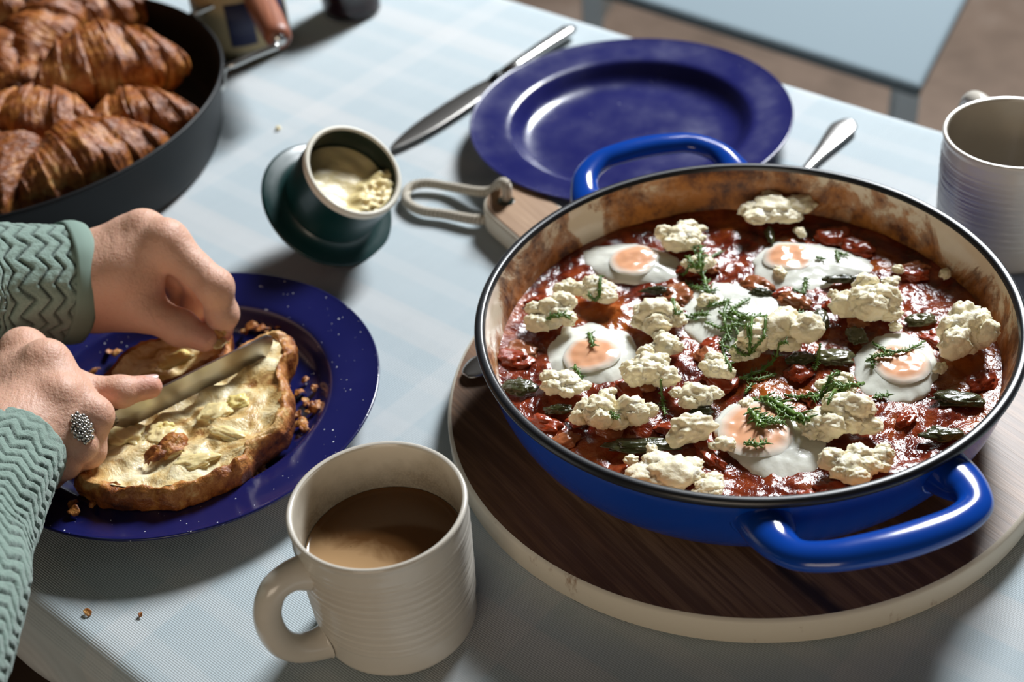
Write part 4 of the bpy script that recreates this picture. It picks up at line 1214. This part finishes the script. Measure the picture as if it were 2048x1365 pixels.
def sleeve(path, rads, seed, flat=1.0):
    ps = spl([tuple(q) for q in path], 12); rs = [q[0] for q in spl([(k,) for k in rads], 12)]
    # resample evenly
    P_ = np.array(ps); d = np.r_[0, np.cumsum(np.linalg.norm(np.diff(P_, axis=0), axis=1))]; L = d[-1]
    m_ = int(min(L, .20)/.00095)+max(0, int((L-.20)/.002)); L_ = L; s_ = np.r_[np.arange(int(min(L, .20)/.00095))*.00095, np.linspace(.2, L, m_-int(min(L, .20)/.00095)) if L > .2 else []]
    C = np.stack([np.interp(s_, d, P_[:, k]) for k in range(3)], 1); RR = np.interp(s_, d, rs)
    na = 200; V = []; A = []
    prev = None
    for i in range(m_):
        t = Vector(C[min(i+1, m_-1)]-C[max(i-1, 0)]).normalized()
        b = Vector((0, 0, 1)); b = (b-t*b.dot(t)).normalized(); a_ = t.cross(b)
        for j in range(na):
            th = 2*math.pi*j/na; uu = th*.036; v = s_[i]
            tri = abs(((uu/.0175+.15*noise.noise(Vector((uu*30, v*30, seed)))) % 1)*2-1)*2-1
            g = ((v+.0034*tri+.0016*noise.noise(Vector((uu*40, v*40, seed))))/.0088) % 1
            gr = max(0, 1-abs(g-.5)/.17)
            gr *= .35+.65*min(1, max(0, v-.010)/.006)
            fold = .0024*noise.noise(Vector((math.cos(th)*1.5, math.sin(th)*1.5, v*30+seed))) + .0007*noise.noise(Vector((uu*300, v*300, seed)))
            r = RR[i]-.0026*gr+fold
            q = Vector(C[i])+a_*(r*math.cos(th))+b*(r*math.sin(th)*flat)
            V.append(tuple(q)); A.append(gr)
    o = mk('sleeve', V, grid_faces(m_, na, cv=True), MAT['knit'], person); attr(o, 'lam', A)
    so = o.modifiers.new('thickness', 'SOLIDIFY'); so.thickness = .0025
    t = Vector(C[12]-C[0]).normalized(); b = Vector((0, 0, 1)); b = (b-t*b.dot(t)).normalized(); a_ = t.cross(b)
    return o, Vector(C[0]), t, a_, b, RR[0]
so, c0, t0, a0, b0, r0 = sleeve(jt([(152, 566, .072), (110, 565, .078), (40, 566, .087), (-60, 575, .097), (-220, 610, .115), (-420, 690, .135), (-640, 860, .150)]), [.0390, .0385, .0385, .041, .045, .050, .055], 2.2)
n = 96; V = []
for i in range(7):
    f = i/6
    for j in range(n):
        th = 2*math.pi*j/n; r = r0+.0012+.0012*math.sin(f*math.pi)+.0006*noise.noise(Vector((math.cos(th)*3, math.sin(th)*3, f)))
        V.append(tuple(c0-t0*.002+t0*(.0145*f)+a0*(r*math.cos(th))+b0*(r*math.sin(th))))
cb = mk('cuff_band', V, grid_faces(7, n, cv=True), MAT['cuffband'], person)
sm = cb.modifiers.new('thickness', 'SOLIDIFY'); sm.thickness = .002
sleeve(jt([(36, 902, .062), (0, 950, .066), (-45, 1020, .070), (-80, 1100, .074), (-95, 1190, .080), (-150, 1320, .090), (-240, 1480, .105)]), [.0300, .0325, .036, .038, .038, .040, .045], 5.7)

# nail of the forefinger on the knife
_t0, _t1 = P(240, 784, .058), P(300, 774, .053); _ax = (_t1-_t0).normalized()
_dn = Vector((0, .25, 1)); _dn = (_dn-_ax*_dn.dot(_ax)).normalized(); _sd = _ax.cross(_dn); _nc = _t1+_dn*.0066-_ax*.0005
nl = mk('fingernail', [tuple(_nc+_ax*(q.x*.0062)+_sd*(q.y*.0046)+_dn*(q.z*.0012-.0022*q.y*q.y)) for q in ICO[3][0]], ICO[3][1], MAT['nail'], person)

# ring on the ring finger
f0, f1 = P(120, 798, .074), P(158, 888, .055); ax = (f1-f0).normalized(); cc = f0+(f1-f0)*.80
out_ = ((Vector((0, 0, CAMH))-cc).normalized()+_r*.55); out_ = (out_-ax*out_.dot(ax)).normalized(); sd = ax.cross(out_)
ring = empty('ring', cc); ring.parent = person; tag(ring, 'ornate oval silver ring')
V, F = tube([out_*(.0118*math.cos(t))+sd*(.0118*math.sin(t)) for t in np.linspace(0, 2*math.pi, 48, endpoint=False)], .0012, 10, 1.0, None, False, True); mk('band', V, F, MAT['silver'], ring)
V = []; F = []
V0, F0 = ICO[2]
rg = random.Random(4)
def bead(c, s):
    o_ = len(V); V.extend([tuple(c+q*s) for q in V0]); F.extend([(a_+o_, b_+o_, d_+o_) for a_, b_, d_ in F0])
for k in range(46):
    a_ = k*2.39996; r_ = math.sqrt((k+.5)/46)
    bead(out_*(.0118+.0032*(1-r_*r_))+ax*(.0098*r_*math.cos(a_))+sd*(.0062*r_*math.sin(a_)), rg.uniform(.0010, .0017))
V0d = [out_*(.0108+.0028*max(0, 1-q.x*q.x-q.y*q.y))+ax*(.0098*q.x)+sd*(.0062*q.y) for q in V0]
o_ = len(V); V.extend([tuple(q) for q in V0d]); F.extend([(a_+o_, b_+o_, d_+o_) for a_, b_, d_ in F0])
mk('setting', V, F, MAT['silver'], ring)

# ------------------------------------------------------------------ dill
bpy.context.view_layer.update()
vv = []; ff = []
for o in list(COL.objects):
    if o.type == 'MESH' and (o.name.split('.')[0] in ('tomato_sauce', 'egg_white', 'yolk', 'cheese_lump', 'tomato_piece', 'green_piece')):
        off = len(vv); mw = o.matrix_world
        vv += [mw @ v.co for v in o.data.vertices]; ff += [[i+off for i in p_.vertices] for p_ in o.data.polygons]
BV = BVHTree.FromPolygons(vv, ff)
def top_at(x, y):
    hit = BV.ray_cast(Vector((x, y, .2)), Vector((0, 0, -1)))
    return hit[0].z if hit[0] else SAUCE_Z
def on_surface(px, py):
    z = SAUCE_Z
    for _ in range(6):
        q = P(px, py, z); z = .5*z+.5*top_at(q.x, q.y)
    return P(px, py, z)
def sprig(strands, label, thick=.0007, seed=0):
    rg = random.Random(seed); V = []; F = []
    for st in strands:
        th = thick*(st[0] if not hasattr(st[0], '__len__') else 1); pts = st[1:] if not hasattr(st[0], '__len__') else st
        ps = spl([tuple(on_surface(*q)) for q in pts], 10); ps = [Vector(q) for q in ps]
        path = []
        for i, q in enumerate(ps):
            z = max(q.z, top_at(q.x, q.y))+th*1.2
            path.append(Vector((q.x+rg.gauss(0, th*.35), q.y+rg.gauss(0, th*.35), z+abs(rg.gauss(0, th*.5)))))
        z_s = [v.z for v in path]
        for i in range(len(path)): path[i].z = max(z_s[i], sum(z_s[max(0, i-4):i+5])/len(z_s[max(0, i-4):i+5]))
        n = len(path)
        rad = [th*(.45+.75*math.sin(math.pi*min(1, (i+1.5)/(n+1)))**.5)*(1.25 if i % 2 else .75) for i in range(n)]
        v_, f_ = tube(path, rad, 6); o_ = len(V); V += v_; F += [tuple(k+o_ for k in q) for q in f_]
        # feathery leaflets
        for i in range(2, n-1, 2):
            for sgn in (-1, 1):
                t = (path[min(i+1, n-1)]-path[i-1]).normalized(); sd_ = Vector((-t.y, t.x, 0))*sgn
                e = path[i]+(t*.9+sd_*1.1+Vector((0, 0, .35)))*th*rg.uniform(1.6, 3.4)
                v_, f_ = tube([path[i], (path[i]+e)/2+Vector((0, 0, th*.2)), e], [th*.5, th*.42, th*.2], 5); o_ = len(V); V += v_; F += [tuple(k+o_ for k in q) for q in f_]
    c = Vector(V[0]); V = [tuple(Vector(q)-c) for q in V]
    o = mk('dill_sprig', V, F, MAT['herb'], None, True, c); return tag(o, label, 'dill', 'dill on the pan')
SP = [
    ([[1.5, (1418, 588), (1404, 560), (1400, 535), (1403, 498)], [(1400, 540), (1420, 522), (1445, 506)], [(1402, 548), (1385, 532), (1372, 520)], [(1404, 560), (1380, 560), (1362, 552)], [1.3, (1418, 588), (1395, 580), (1368, 572)], [(1402, 530), (1392, 512), (1388, 500)], [(1416, 586), (1432, 584)]], 'bright upright dill sprig behind the middle egg'),
    ([[(1410, 648), (1440, 660), (1475, 652), (1505, 662)], [(1456, 604), (1448, 640), (1462, 690)], [(1436, 628), (1470, 645), (1500, 640)], [(1440, 668), (1470, 660), (1478, 690), (1455, 708)], [(1500, 602), (1470, 618), (1452, 640)], [(1460, 660), (1450, 680), (1440, 690)]], 'tangled dark dill on the near side of the middle egg'),
    ([[1.6, (1462, 622), (1490, 642), (1545, 640), (1605, 656)], [(1545, 640), (1570, 632), (1610, 628)], [(1500, 642), (1522, 630)]], 'long bright dill frond across the largest cheese lump'),
    ([[(1532, 650), (1528, 675), (1508, 705), (1498, 722)], [(1505, 655), (1500, 690), (1498, 722)], [(1488, 680), (1498, 715)]], 'thin dark dill strands hanging down the largest cheese lump'),
    ([[1.1, (1444, 690), (1450, 730), (1462, 768)], [(1448, 700), (1480, 712), (1510, 722)]], 'dark dill strand running over the cheese below the middle egg'),
    ([[1.2, (1480, 762), (1520, 748), (1556, 718)], [(1484, 760), (1515, 762), (1552, 752)], [(1556, 718), (1575, 706)], [(1490, 790), (1505, 770)]], 'dark dill bunch in front of the largest cheese lump'),
    ([[2.2, (1522, 808), (1565, 826), (1618, 850)], [1.3, (1530, 812), (1570, 836), (1610, 852)], [(1502, 800), (1530, 810), (1562, 800)]], 'thick bright dill stem lying on the front egg'),
    ([[2.0, (1498, 825), (1512, 845), (1530, 860)], [1.4, (1520, 852), (1545, 850), (1568, 852)], [1.2, (1510, 840), (1535, 842), (1560, 842)], [1.2, (1500, 828), (1530, 838)]], 'bushy dill tip on the yolk of the front egg'),
    ([[1.4, (1488, 892), (1510, 895), (1534, 892)]], 'short dark dill piece at the near side of the front yolk'),
    ([[1.6, (1726, 776), (1690, 784), (1650, 800), (1622, 804)], [1.2, (1690, 784), (1675, 800), (1655, 818)], [1.1, (1680, 768), (1655, 785), (1630, 800)], [(1685, 790), (1690, 812)]], 'branching dill sprig on the tall cheese lump'),
    ([[1.3, (1788, 714), (1760, 716), (1732, 728)], [(1745, 690), (1770, 704), (1810, 706), (1850, 688)], [(1745, 722), (1745, 740)]], 'dill frond with a long thin tail on the right egg'),
    ([[(1720, 588), (1745, 590), (1770, 592)], [(1735, 590), (1758, 604)]], 'pale dill strand on the cheese lump right of centre'),
    ([[1.2, (1178, 672), (1182, 684), (1186, 698)]], 'short dill piece behind the yolk of the left egg'),
    ([[1.3, (1096, 664), (1118, 662), (1140, 658)]], 'dark dill piece on the near side of the far left cheese lump'),
    ([[1.2, (1205, 580), (1198, 600), (1178, 614)]], 'dark dill strand on the lump behind the left egg'),
    ([[(1345, 606), (1352, 630), (1372, 640), (1396, 643)]], 'curled dill strand right of the pale cheese lump'),
    ([[1.2, (1414, 617), (1432, 613), (1460, 608)]], 'dill piece lying across the middle egg'),
    ([[1.2, (1382, 634), (1400, 635), (1416, 634)]], 'short dill piece at the left of the middle egg'),
    ([[(1322, 785), (1326, 810), (1330, 834)]], 'thin dill strand in the sauce in front of the knobbly lump'),
    ([[1.1, (1221, 826), (1230, 845), (1236, 862)]], 'dill strand between the touching pair of lumps'),
    ([[1.2, (1612, 560), (1610, 575), (1606, 592)], [(1585, 580), (1606, 592)]], 'dark upright dill strand in front of the back egg'),
    ([[(1632, 518), (1650, 522)], [(1672, 505), (1678, 525)], [(1670, 508), (1695, 515)]], 'small dill bits on the white of the back egg'),
    ([[1.1, (1150, 735), (1156, 752), (1164, 765)]], 'dill strand on the lump at the near edge of the left egg'),
    ([[(1640, 690), (1636, 720), (1630, 745)]], 'thin grey-green dill strand beside the plump green piece'),
    ([[1.1, (1745, 800), (1762, 796), (1778, 794)]], 'short dill piece in front of the right egg'),
    ([[1.1, (1570, 795), (1600, 800), (1640, 802)]], 'straight dill stalk between the front egg and the tall lump'),
]
for k, (st, lab) in enumerate(SP): sprig(st, lab, .00078, k)
